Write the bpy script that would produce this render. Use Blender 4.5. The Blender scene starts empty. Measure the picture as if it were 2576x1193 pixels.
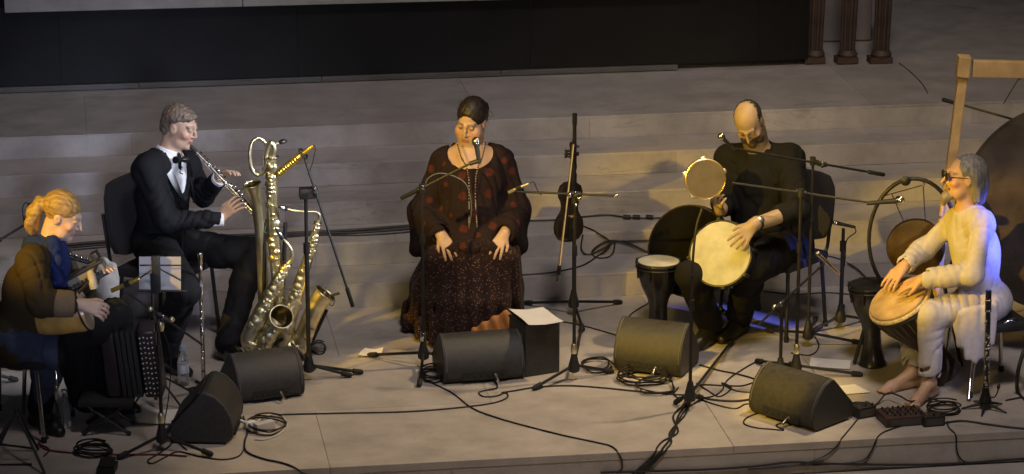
import bpy, bmesh, math, random
import numpy as np
from mathutils import Vector, Matrix

# ------------------------------------------------------------------ camera, sky, lamps
scene = bpy.context.scene
COL = scene.collection
PSI, EPS, FOC = math.radians(8.6), math.radians(16.1), 7661.0      # yaw, pitch, focal length in 2576-wide pixels
FWD = np.array([math.cos(EPS)*math.sin(PSI), math.cos(EPS)*math.cos(PSI), -math.sin(EPS)])
RGT = np.array([math.cos(PSI), -math.sin(PSI), 0.0])
UPV = np.cross(RGT, FWD)
FH = np.array([math.sin(PSI), math.cos(PSI), 0.0])
def ray(x, y): return FWD + RGT*(x-1288)/FOC + UPV*(596.5-y)/FOC
_r = ray(1288, 900)
CAM = -_r/np.linalg.norm(_r)*16.84

cd = bpy.data.cameras.new('camera')
cam = bpy.data.objects.new('camera', cd); COL.objects.link(cam)
cd.sensor_width = 36.0; cd.lens = 36.0*FOC/2576.0
cd.clip_start = 0.5; cd.clip_end = 2000
M = Matrix.Identity(4)
for i in range(3):
    M[i][0] = RGT[i]; M[i][1] = UPV[i]; M[i][2] = -FWD[i]; M[i][3] = CAM[i]
cam.matrix_world = M
scene.camera = cam

world = bpy.data.worlds.new('World'); scene.world = world; world.use_nodes = True
nt = world.node_tree
sky = nt.nodes.new('ShaderNodeTexSky'); sky.sky_type = 'NISHITA'; sky.sun_disc = False
sky.sun_elevation = math.radians(-2.5); sky.sun_rotation = math.radians(200)
bg = nt.nodes['Background']; bg.inputs[1].default_value = 0.10
nt.links.new(sky.outputs[0], bg.inputs[0])

def lamp(kind, name, loc, target, energy, color, size=0.15, angle=40, blend=0.3):
    d = bpy.data.lights.new(name, kind); d.energy = energy; d.color = color
    o = bpy.data.objects.new(name, d); COL.objects.link(o); o.location = loc
    o.rotation_euler = (Vector(target)-Vector(loc)).to_track_quat('-Z', 'Y').to_euler()
    if kind == 'SPOT':
        d.spot_size = math.radians(angle); d.spot_blend = blend; d.shadow_soft_size = size
    if kind == 'SUN': d.angle = math.radians(size)
    return o
# moonlight, then the theatre's own stage spots on their masts
lamp('SUN', 'moon', (0, 0, 10), (2, 6, 0), 0.03, (1, .93, .9), 0.5)
lamp('SPOT', 'house_flood', (0.8, -6.5, 12.0), (0.9, 1.8, .2), 2550, (1, .885, .85), 1.2, 44, .8)
for xs, cl, pw in ((-2.0, (.66, .73, 1.0), 5200), (-.3, (.95, .90, .92), 1300), (1.6, (1, .80, .50), 3000)):      # wash on the upper steps
    lamp('SPOT', 'step_wash', (xs*.75-.2 if xs < -1 else xs*.3+.6, -12.5, 3.6), (xs, 2.6, .68), pw, cl, .9, 7.6, .8)
lamp('SPOT', 'key_spot', (4.2, .2, 7.0), (0.10, -1.12, 0), 1500, (1, .73, .38), .18, 23.5, .4)
lamp('SPOT', 'amber_wash', (-5.5, -9.0, 8.0), (2.3, 1.0, .4), 1500, (1, .66, .12), .6, 20, .8)
lamp('SPOT', 'amber_spot_drums', (-6.3, -5.6, 4.8), (1.36, .02, .88), 4300, (1, .63, .03), .06, 8.4, .35)
lamp('SPOT', 'amber_spot_front', (-3.5, -6.0, 5.6), (1.24, -1.08, .18), 3600, (1, .62, .05), .06, 4.4, .6)
lamp('SPOT', 'amber_spot_front', (-3.5, -6.0, 5.6), (.72, -.34, .18), 3600, (1, .62, .05), .06, 4.0, .6)
lamp('SPOT', 'lavender_spot', (5.6, -6.0, 4.6), (2.30, -1.02, .42), 620, (.74, .70, 1.0), .10, 4.6, .6)
lamp('SPOT', 'amber_spot_right', (-6.5, -4.3, 3.8), (2.22, -.76, .76), 5600, (1, .58, .03), .06, 5.8, .4)
lamp('SPOT', 'amber_spot_singer', (-6.0, -6.0, 4.8), (-.13, .42, .98), 3300, (1, .62, .06), .06, 7.2, .6)
lamp('SPOT', 'amber_spot_left', (-7.0, -4.5, 4.2), (-2.42, -.82, 1.02), 2700, (1, .58, .03), .08, 6.2, .6)
lamp('SPOT', 'amber_spot_saxophones', (-4.0, -7.5, 5.6), (-1.25, .2, .75), 1500, (1, .78, .22), .26, 4.4, .5)
lamp('SPOT', 'white_spot', (6.0, -3.8, 4.0), (-2.0, .05, 1.02), 3700, (.82, .87, 1.0), .26, 12.0, .5)
lamp('SPOT', 'blue_spot', (5.3, -3.7, 2.7), (2.60, -.95, .93), 3900, (.14, .18, 1), .06, 6.8, .5)

vs = scene.view_settings
vs.view_transform = 'Standard'; vs.look = 'None'; vs.exposure = 0.0; vs.gamma = 1.0
vs.use_curve_mapping = False

# ------------------------------------------------------------------ helpers
rnd = random.Random(7)
def V(*a): return np.array(a, float)
def nrm(v): v = np.asarray(v, float); return v/np.linalg.norm(v)
def fl(x, y, z=0.0):                      # point of the level z seen at a pixel
    r = ray(x, y); return CAM + r*(z-CAM[2])/r[2]
def aty(x, y, Y):                         # point of the upright plane y = Y
    r = ray(x, y); return CAM + r*(Y-CAM[1])/r[1]
class Fr:                                 # a place on the floor: points at pixel (x,y), d metres beyond that place
    def __init__(s, A): s.A = np.asarray(A, float)
    def __call__(s, x, y, d=0.0):
        r = ray(x, y); t = (np.dot(s.A-CAM, FH)+d)/np.dot(r, FH); return CAM + r*t
def zat(B, py):                           # height above B at which the upright line through B reaches pixel row py
    lo, hi = -1.0, 3.0
    for _ in range(40):
        m = (lo+hi)/2; q = V(B[0], B[1], m)-CAM
        yy = 596.5 - FOC*np.dot(q, UPV)/np.dot(q, FWD)
        if yy > py: lo = m
        else: hi = m
    return lo

# ---- materials
MATS = {}
def mat(name, col, rough=.6, metal=0.0, var=0.0, vscale=12, bump=0.0, bscale=60, attr=None, emit=None, trans=0, spec=.5, col2=None, sheen=0, coat=0):
    if name in MATS: return MATS[name]
    m = bpy.data.materials.new(name); m.use_nodes = True; MATS[name] = m
    t = m.node_tree; b = t.nodes['Principled BSDF']
    b.inputs['Roughness'].default_value = rough; b.inputs['Metallic'].default_value = metal
    b.inputs['Specular IOR Level'].default_value = spec
    b.inputs['Base Color'].default_value = (*col, 1)
    if sheen: b.inputs['Sheen Weight'].default_value = sheen
    if coat: b.inputs['Coat Weight'].default_value = coat; b.inputs['Coat Roughness'].default_value = .15
    if trans: b.inputs['Transmission Weight'].default_value = trans
    if emit: b.inputs['Emission Color'].default_value = (*emit[0], 1); b.inputs['Emission Strength'].default_value = emit[1]
    tc = t.nodes.new('ShaderNodeTexCoord')
    src = None
    if attr:
        a = t.nodes.new('ShaderNodeVertexColor'); a.layer_name = attr; src = a.outputs[0]
        t.links.new(src, b.inputs['Base Color'])
    if var:
        n = t.nodes.new('ShaderNodeTexNoise'); n.inputs['Scale'].default_value = vscale; n.inputs['Detail'].default_value = 5
        t.links.new(tc.outputs['Object'], n.inputs['Vector'])
        mp = t.nodes.new('ShaderNodeMapRange'); mp.inputs[1].default_value = .3; mp.inputs[2].default_value = .7
        t.links.new(n.outputs[0], mp.inputs[0])
        mx = t.nodes.new('ShaderNodeMix'); mx.data_type = 'RGBA'
        if src:
            mx.blend_type = 'MULTIPLY'; mx.inputs[0].default_value = 1
            rp = t.nodes.new('ShaderNodeMapRange'); rp.inputs[3].default_value = 1-var; rp.inputs[4].default_value = 1+var
            t.links.new(mp.outputs[0], rp.inputs[0])
            t.links.new(src, mx.inputs[6]); t.links.new(rp.outputs[0], mx.inputs[7])
        else:
            t.links.new(mp.outputs[0], mx.inputs[0])
            mx.inputs[6].default_value = (*[c*(1-var) for c in col], 1)
            c2 = col2 or [min(1, c*(1+var)) for c in col]
            mx.inputs[7].default_value = (*c2, 1)
        t.links.new(mx.outputs[2], b.inputs['Base Color'])
        rr = t.nodes.new('ShaderNodeMapRange'); rr.inputs[3].default_value = max(.03, rough-.07); rr.inputs[4].default_value = min(1, rough+.09)
        t.links.new(n.outputs[0], rr.inputs[0]); t.links.new(rr.outputs[0], b.inputs['Roughness'])
    if bump:
        n2 = t.nodes.new('ShaderNodeTexNoise'); n2.inputs['Scale'].default_value = bscale; n2.inputs['Detail'].default_value = 4
        t.links.new(tc.outputs['Object'], n2.inputs['Vector'])
        bp = t.nodes.new('ShaderNodeBump'); bp.inputs['Strength'].default_value = bump; bp.inputs['Distance'].default_value = .01
        t.links.new(n2.outputs[0], bp.inputs['Height']); t.links.new(bp.outputs[0], b.inputs['Normal'])
    return m

def marble(name, base, dark, vein=.5, rough=.42):
    m = bpy.data.materials.new(name); m.use_nodes = True; MATS[name] = m
    t = m.node_tree; b = t.nodes['Principled BSDF']; L = t.links.new
    g = t.nodes.new('ShaderNodeNewGeometry')
    oi = t.nodes.new('ShaderNodeObjectInfo')
    n1 = t.nodes.new('ShaderNodeTexNoise'); n1.inputs['Scale'].default_value = 1.1; n1.inputs['Detail'].default_value = 8; n1.inputs['Distortion'].default_value = 1.2
    mp = t.nodes.new('ShaderNodeMapping'); mp.inputs['Scale'].default_value = (.55, 1.6, 2.0)
    L(g.outputs['Position'], mp.inputs[0]); L(mp.outputs[0], n1.inputs['Vector'])
    r1 = t.nodes.new('ShaderNodeMapRange'); r1.inputs[1].default_value = .3; r1.inputs[2].default_value = .7; L(n1.outputs[0], r1.inputs[0])
    mx = t.nodes.new('ShaderNodeMix'); mx.data_type = 'RGBA'; L(r1.outputs[0], mx.inputs[0])
    mx.inputs[6].default_value = (*[c*.86 for c in base], 1); mx.inputs[7].default_value = (*base, 1)
    # veins
    n2 = t.nodes.new('ShaderNodeTexNoise'); n2.inputs['Scale'].default_value = 1.7; n2.inputs['Detail'].default_value = 9; n2.inputs['Roughness'].default_value = .62; n2.inputs['Distortion'].default_value = 1.6
    L(mp.outputs[0], n2.inputs['Vector'])
    s = t.nodes.new('ShaderNodeMath'); s.operation = 'SUBTRACT'; s.inputs[1].default_value = .5; L(n2.outputs[0], s.inputs[0])
    a = t.nodes.new('ShaderNodeMath'); a.operation = 'ABSOLUTE'; L(s.outputs[0], a.inputs[0])
    v = t.nodes.new('ShaderNodeMapRange'); v.inputs[1].default_value = 0; v.inputs[2].default_value = .022; v.inputs[3].default_value = vein; v.inputs[4].default_value = 0; L(a.outputs[0], v.inputs[0])
    n3 = t.nodes.new('ShaderNodeTexNoise'); n3.inputs['Scale'].default_value = 1.3; L(g.outputs['Position'], n3.inputs['Vector'])
    r3 = t.nodes.new('ShaderNodeMapRange'); r3.inputs[1].default_value = .52; r3.inputs[2].default_value = .68; L(n3.outputs[0], r3.inputs[0])
    mu = t.nodes.new('ShaderNodeMath'); mu.operation = 'MULTIPLY'; L(v.outputs[0], mu.inputs[0]); L(r3.outputs[0], mu.inputs[1])
    m2 = t.nodes.new('ShaderNodeMix'); m2.data_type = 'RGBA'; L(mu.outputs[0], m2.inputs[0]); L(mx.outputs[2], m2.inputs[6]); m2.inputs[7].default_value = (*dark, 1)
    # slab to slab tone, dust and scuffs
    hv = t.nodes.new('ShaderNodeMapRange'); hv.inputs[3].default_value = .90; hv.inputs[4].default_value = 1.06; L(oi.outputs['Random'], hv.inputs[0])
    m3 = t.nodes.new('ShaderNodeMix'); m3.data_type = 'RGBA'; m3.blend_type = 'MULTIPLY'; m3.inputs[0].default_value = 1
    L(m2.outputs[2], m3.inputs[6]); L(hv.outputs[0], m3.inputs[7])
    n4 = t.nodes.new('ShaderNodeTexNoise'); n4.inputs['Scale'].default_value = 4.5; n4.inputs['Detail'].default_value = 10; n4.inputs['Roughness'].default_value = .7; L(g.outputs['Position'], n4.inputs['Vector'])
    r4 = t.nodes.new('ShaderNodeMapRange'); r4.inputs[1].default_value = .35; r4.inputs[2].default_value = .65; r4.inputs[3].default_value = .78; r4.inputs[4].default_value = 1.06; L(n4.outputs[0], r4.inputs[0])
    m4 = t.nodes.new('ShaderNodeMix'); m4.data_type = 'RGBA'; m4.blend_type = 'MULTIPLY'; m4.inputs[0].default_value = 1
    L(m3.outputs[2], m4.inputs[6]); L(r4.outputs[0], m4.inputs[7]); L(m4.outputs[2], b.inputs['Base Color'])
    rr = t.nodes.new('ShaderNodeMapRange'); rr.inputs[3].default_value = rough-.08; rr.inputs[4].default_value = rough+.2; L(n4.outputs[0], rr.inputs[0]); L(rr.outputs[0], b.inputs['Roughness'])
    bp = t.nodes.new('ShaderNodeBump'); bp.inputs['Strength'].default_value = .12; bp.inputs['Distance'].default_value = .006; L(n4.outputs[0], bp.inputs['Height']); L(bp.outputs[0], b.inputs['Normal'])
    return m

# ---- mesh building
def basis(d):
    d = nrm(d); a = V(0, 0, 1) if abs(d[2]) < .9 else V(1, 0, 0)
    u = nrm(np.cross(a, d)); return u, np.cross(d, u), d
def rotz(a): c, s = math.cos(a), math.sin(a); return np.array([[c, -s, 0], [s, c, 0], [0, 0, 1.]])
class MB:
    def __init__(s): s.v = []; s.f = []
    def add(s, vs, fs):
        n = len(s.v); s.v += [tuple(map(float, p)) for p in vs]; s.f += [tuple(i+n for i in f) for f in fs]; return s
    def box(s, c, h, R=None, bev=0.0):
        c = np.asarray(c, float); R = np.eye(3) if R is None else np.asarray(R, float)
        if bev <= 0:
            vs = [c + R @ (V(i, j, k)*h) for i in (-1, 1) for j in (-1, 1) for k in (-1, 1)]
            return s.add(vs, [(0, 1, 3, 2), (4, 6, 7, 5), (0, 4, 5, 1), (2, 3, 7, 6), (0, 2, 6, 4), (1, 5, 7, 3)])
        bm = bmesh.new(); bmesh.ops.create_cube(bm, size=1)
        for v in bm.verts: v.co = Vector((v.co.x*2*h[0], v.co.y*2*h[1], v.co.z*2*h[2]))
        bmesh.ops.bevel(bm, geom=bm.edges[:], offset=bev, segments=2, profile=.6, affect='EDGES', clamp_overlap=True)
        bm.verts.index_update()
        vs = [c + R @ np.array(v.co) for v in bm.verts]; fs = [tuple(v.index for v in f.verts) for f in bm.faces]; bm.free()
        return s.add(vs, fs)
    def tube(s, path, r, n=8, closed=False, cap=True):
        P = [np.asarray(p, float) for p in path]; m = len(P)
        rs = r if hasattr(r, '__len__') else [r]*m
        u = None; vs = []
        for i in range(m):
            if closed: d = P[(i+1) % m]-P[i-1]
            else: d = P[min(i+1, m-1)]-P[max(i-1, 0)]
            d = nrm(d)
            if u is None: u = basis(d)[0]
            else:
                u = u - d*np.dot(u, d); u = u/max(1e-9, np.linalg.norm(u))
            w = np.cross(d, u)
            for k in range(n):
                a = 2*math.pi*k/n; vs.append(P[i] + rs[i]*(math.cos(a)*u + math.sin(a)*w))
        fs = []
        for i in range(m if closed else m-1):
            j = (i+1) % m
            for k in range(n):
                l = (k+1) % n; fs.append((i*n+k, i*n+l, j*n+l, j*n+k))
        if cap and not closed:
            fs.append(tuple(range(n-1, -1, -1))); fs.append(tuple((m-1)*n+k for k in range(n)))
        return s.add(vs, fs)
    def rod(s, a, b, r, n=8, r2=None): return s.tube([a, b], [r, r if r2 is None else r2], n)
    def lathe(s, o, d, prof, n=24, sx=1.0, u=None):      # prof: (radius, along d)
        if u is None: u, w, d = basis(d)
        else: d = nrm(d); u = nrm(u - d*np.dot(u, d)); w = np.cross(d, u)
        o = np.asarray(o, float); vs = []; fs = []
        for r, h in prof:
            for k in range(n):
                a = 2*math.pi*k/n; vs.append(o + d*h + r*(math.cos(a)*u*sx + math.sin(a)*w))
        for i in range(len(prof)-1):
            for k in range(n):
                l = (k+1) % n; fs.append((i*n+k, i*n+l, (i+1)*n+l, (i+1)*n+k))
        if prof[0][0] > 1e-4: fs.append(tuple(range(n-1, -1, -1)))
        if prof[-1][0] > 1e-4: fs.append(tuple((len(prof)-1)*n+k for k in range(n)))
        return s.add(vs, fs)
    def ball(s, c, r, n=10, R=None):
        r = V(r, r, r) if not hasattr(r, '__len__') else V(*r); c = np.asarray(c, float); R = np.eye(3) if R is None else R
        vs = []; fs = []; m = n//2+1
        for i in range(m+1):
            t = math.pi*i/m
            for k in range(n):
                a = 2*math.pi*k/n; vs.append(c + R @ (r*V(math.sin(t)*math.cos(a), math.sin(t)*math.sin(a), math.cos(t))))
        for i in range(m):
            for k in range(n):
                l = (k+1) % n; fs.append((i*n+k, (i+1)*n+k, (i+1)*n+l, i*n+l))
        return s.add(vs, fs)
    def prism(s, pts, d):                                  # polygon pts (3d) extruded along d
        n = len(pts); a = [np.asarray(p, float) for p in pts]; b = [p+np.asarray(d, float) for p in a]
        return s.add(a+b, [tuple(range(n-1, -1, -1)), tuple(range(n, 2*n))]+[(i, (i+1) % n, n+(i+1) % n, n+i) for i in range(n)])
    def torus(s, c, ax, R, r, n=32, m=8, a0=0, a1=2*math.pi, u=None, sx=1.0):
        if u is None: u, w, _ = basis(ax)
        else: d = nrm(ax); u = nrm(u - d*np.dot(u, d)); w = np.cross(d, u)
        full = abs(a1-a0) > 6.28; k = n if full else n+1
        return s.tube([c + R*(math.cos(t)*u*sx+math.sin(t)*w) for t in [a0+(a1-a0)*i/n for i in range(k)]], r, m, closed=full)

def world_loc(o):
    p = V(0, 0, 0)
    while o is not None: p = p + np.array(o.location); o = o.parent
    return p
def obj(name, mb, material, parent=None, smooth=True, origin=None, bevel=0, cols=None, angle=40):
    me = bpy.data.meshes.new(name)
    if isinstance(mb, MB): vs, fs = np.array(mb.v), mb.f
    else: vs, fs = mb
    vs = np.asarray(vs, float)
    if origin is None:
        origin = V(*(vs.min(0)+vs.max(0))/2); origin[2] = vs[:, 2].min()
    me.from_pydata((vs-origin).tolist(), [], fs if isinstance(fs, list) else fs.tolist())
    if cols is not None:
        ca = me.color_attributes.new('col', 'FLOAT_COLOR', 'POINT')
        ca.data.foreach_set('color', np.concatenate([cols, np.ones((len(cols), 1))], 1).astype(np.float32).ravel())
    if smooth is True:
        me.polygons.foreach_set('use_smooth', [True]*len(me.polygons))
        if angle: me.set_sharp_from_angle(angle=math.radians(angle))
    me.update()
    me.materials.append(material)
    o = bpy.data.objects.new(name, me); COL.objects.link(o)
    if parent is not None:
        o.parent = parent; o.location = origin - world_loc(parent)
    else: o.location = origin
    if bevel:
        b = o.modifiers.new('bevel', 'BEVEL'); b.width = bevel; b.segments = 2; b.limit_method = 'ANGLE'
    return o
def thing(name, label, cat, loc, group=None):
    o = bpy.data.objects.new(name, None); COL.objects.link(o); o.location = loc; o.empty_display_size = .1
    return tag(o, label, cat, group)
def tag(o, label, cat, group=None):
    o['label'] = label; o['category'] = cat
    if group: o['group'] = group
    return o
def stuff(o): o['kind'] = 'stuff'; return o
def struct(o): o['kind'] = 'structure'; return o
def spline(pts, n=8):                                      # Catmull-Rom through pts
    P = [np.asarray(p, float) for p in pts]; P = [2*P[0]-P[1]]+P+[2*P[-1]-P[-2]]; out = []
    for i in range(1, len(P)-2):
        for k in range(n):
            t = k/n; a, b, c, d = P[i-1:i+3]
            out.append(.5*(2*b+(c-a)*t+(2*a-5*b+4*c-d)*t*t+(3*b-a-3*c+d)*t**3))
    out.append(P[-2]); return out
# ------------------------------------------------------------------ materials
m_step = marble('pale marble', (.46, .42, .40), (.16, .14, .13), .45)
m_floor = marble('worn marble floor', (.50, .45, .41), (.17, .15, .13), .4, .45)
m_vein = marble('veined grey marble', (.40, .38, .37), (.06, .055, .05), .95, .35)
m_plinth = marble('dim veined plinth', (.10, .095, .09), (.02, .02, .02), .9, .5)
m_dark = mat('black polished stone', (.007, .007, .0075), .42, var=.35, vscale=3, spec=.2)
m_wood_col = mat('dark brown wood', (.055, .034, .028), .6, var=.35, vscale=7, bump=.2)
m_shadowwall = mat('grey render', (.24, .21, .2), .8, var=.15, vscale=3)
m_black = mat('black powder coat', (.013, .013, .014), .42, var=.25, vscale=30)
m_blackp = mat('black plastic', (.016, .016, .017), .5, var=.25, vscale=40, bump=.1, bscale=300)
m_rubber = mat('black rubber', (.012, .012, .012), .75, bump=.1, bscale=200)
m_cable = mat('black cable', (.013, .011, .011), .55)
m_cabler = mat('dark red cable', (.10, .012, .012), .55)
m_cablew = mat('white cable', (.55, .53, .50), .5)
m_chrome = mat('chrome', (.62, .62, .64), .16, 1, var=.12, vscale=25)
m_steel = mat('satin steel', (.42, .41, .40), .32, 1, var=.2, vscale=30)
m_brass = mat('lacquered brass', (.95, .83, .55), .34, 1, var=.15, vscale=14)
m_brass2 = mat('old brass', (.86, .75, .50), .36, 1, var=.25, vscale=18)
m_silver = mat('silver plate', (.66, .63, .58), .24, 1, var=.2, vscale=22)
m_fab = mat('black chair fabric', (.014, .012, .013), .95, var=.3, vscale=60, bump=.35, bscale=260, sheen=.02)
m_sheet = mat('shaded music paper', (.30, .29, .31), .85, var=.05, vscale=8)  # paper facing away from the lamps, shade put into its colour
m_paper = mat('white paper', (.72, .70, .70), .8, var=.05, vscale=8)
m_skin_drum = mat('goat skin', (.46, .33, .18), .7, var=.3, vscale=9, bump=.1)
m_white_drum = mat('coated drum head', (.47, .45, .38), .6, var=.18, vscale=14)
m_ylw = mat('yellow lit microphone', (.75, .55, .13), .3, .85, var=.15)  # yellow stage light put into the microphone colour

# ------------------------------------------------------------------ the setting
RIS, TRD, YB, YF = .142, .386, 1.045, -1.58
ZL = 5*RIS
def slabs(parent, x0, x1, y0, y1, z0, z1, wid, m, rs, gap=.0012, name='slab', bev=.0018):
    x = x0 + rs.uniform(-.5, 0)*wid
    while x < x1:
        a, b = max(x, x0), min(x+wid*rs.uniform(.88, 1.12), x1)
        if b-a > .05:
            dz = rs.uniform(-.0008, .0008)
            obj(name, MB().box(((a+b)/2, (y0+y1)/2, (z0+z1)/2+dz), ((b-a)/2-gap/2, (y1-y0)/2-gap/2, (z1-z0)/2)), m, parent, smooth=False, bevel=bev)
        x = b if b > x else x+wid
rs = random.Random(3)
X0, X1 = -6.0, 8.0
g = struct(obj('ground', MB().box((0, 60, -.40), (400, 400, .05)), mat('dark paving', (.10, .095, .09), .9, var=.2, vscale=2), smooth=False))
# main platform: a bed with three rows of slabs on it
bed = struct(obj('stage_floor', MB().box(((X0+X1)/2, (YF+YB)/2+.2, -.20), ((X1-X0)/2, (YB-YF)/2+.17, .155)), m_floor, smooth=False))
rows = [YF, -.72, .16, YB+.03]
for a, b in zip(rows[:-1], rows[1:]):
    slabs(bed, X0, X1, a, b, -.040, 0.0, 1.9, m_floor, rs, gap=.0016)
# front step below the platform
low = struct(obj('front_step', MB().box(((X0+X1)/2, YF-.55, -.27), ((X1-X0)/2, .60, .07)), m_step, smooth=False))
slabs(low, X0, X1, YF-1.1, YF-.008, -.196, -.166, 1.7, m_step, rs)
rb = struct(obj('platform_riser', MB().box(((X0+X1)/2, YF+.035, -.26), ((X1-X0)/2, .012, .06)), m_step, smooth=False))
slabs(rb, X0, X1, YF+.004, YF+.022, -.166, -.0405, 2.1, m_step, rs)
# five steps behind
for k in range(5):
    y0 = YB+k*TRD; y1 = y0+TRD if k < 4 else 3.74
    z1 = (k+1)*RIS
    st = struct(obj('stone_step', MB().box(((X0+X1)/2, (y0+y1)/2+.05, (z1-.015)/2-.1), ((X1-X0)/2, (y1-y0)/2+.02, (z1-.015)/2+.098)), m_step, smooth=False))
    slabs(st, X0, X1, y0-.0006, y1+.004, z1-.014, z1, 2.3, m_step, rs, gap=.0007)               # treads
    slabs(st, X0, X1, y0+.0004, y0+.020, z1-RIS+.0003, z1-.0142, 2.6, m_step, rs, gap=.0007)        # risers
land = struct(obj('upper_terrace', MB().box(((X0+X1)/2, 9.3, ZL-.08), ((X1-X0)/2+3, 5.55, .075)), m_step, smooth=False))

# black polished wall under a veined marble band, at the back of the landing
yb = 3.80
wl = thing('black_wall', 'long low wall faced in black polished stone under the marble band', 'wall', (-1.5, yb+.1, ZL))
kx0, kx1 = -5.5, aty(2032, 170, yb)[0]
x = kx0; i = 0
while x < kx1-.05:
    w = min(1.55, kx1-x)
    obj('black_panel', MB().box((x+w/2, yb+.03, ZL+.30), (w/2-.0004, .03, .26)), m_dark, wl, smooth=False, bevel=.0008)
    x += w
obj('wall_core', MB().box(((kx0+kx1)/2, yb+.30, ZL+.26), ((kx1-kx0)/2-.01, .235, .25)), m_dark, wl, smooth=False)
x = kx0
kb = aty(1720, 180, yb)[0]
while x < kb-.05:
    w = min(1.2, kb-x)
    obj('plinth_block', MB().box((x+w/2, yb+.012, ZL+.0185), (w/2-.001, .035, .0175)), m_plinth, wl, smooth=False, bevel=.003)
    x += w
# marble band: bottom edge seen at the top left, slightly askew
zb = ZL+.565
p0 = aty(12, 33, yb-.08); p1 = aty(1290, 3, yb-.08)
band = thing('marble_band', 'grey veined marble beam above the black wall at the top edge', 'beam', (-2, yb, p0[2]))
L = 4.6; n = 3
dirv = V(1, 0, (p1[2]-p0[2])/(p1[0]-p0[0])*.6)
for i in range(n):
    a = p0+dirv*L/n*i; b = p0+dirv*(L/n*(i+1)-.004)
    pts = [V(a[0], yb-.08, a[2]), V(b[0], yb-.08, b[2]), V(b[0], yb-.08, b[2]+.34), V(a[0], yb-.08, a[2]+.34)]
    obj('band_block', MB().prism(pts, (0, .5, 0)), m_vein, band, smooth=False, bevel=.004)
# three dark wooden column feet at the end of the wall
for (xa, xb), lab in zip([(2022, 2078), (2103, 2160), (2186, 2246)], ['nearest the black wall', 'middle one of the three', 'rightmost beside the bare terrace']):
    A = fl((xa+xb)/2, 157, ZL); sc = 1/425
    w = (xb-xa)*sc*.46
    t = thing('wooden_column', 'dark brown ribbed wooden column on a flat base, '+lab, 'column', A, 'wooden columns at the end of the wall')
    obj('base_block', MB().box(A+V(-.01, 0, .022), (w*1.2, w*.9, .022), bev=.006), m_wood_col, t, smooth=False)
    obj('base_ring', MB().lathe(A+V(0, 0, .0445), (0, 0, 1), [(w*1.02, 0), (w*1.1, .015), (w*.95, .035), (w*.86, .045)], 20), m_wood_col, t)
    for k in range(7):
        a = 2*math.pi*k/7+.3
        o0 = A+V(math.cos(a)*w*.62, math.sin(a)*w*.62, .085); o1 = A+V(math.cos(a)*w*.80+.02, math.sin(a)*w*.8, 1.1)
        obj('rib', MB().rod(o0, o1, w*.23, 8, w*.27), m_wood_col, t)
    obj('shaft', MB().rod(A+V(0, 0, .07), A+V(.02, 0, 1.1), w*.60, 14, w*.74), m_wood_col, t)
scw = thing('end_wall', 'pale grey stub wall behind the wooden columns', 'wall', fl(2120, 140, ZL)+V(0, .5, 0))
B0 = fl(2120, 150, ZL)+V(.05, .55, 0)
obj('wall_face', MB().box(B0+V(0, .06, .4), (.30, .05, .4)), m_shadowwall, scw, smooth=False, bevel=.01)
obj('wall_coping', MB().box(B0+V(0, .06, .82), (.33, .08, .018)), m_step, scw, smooth=False, bevel=.005)
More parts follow.
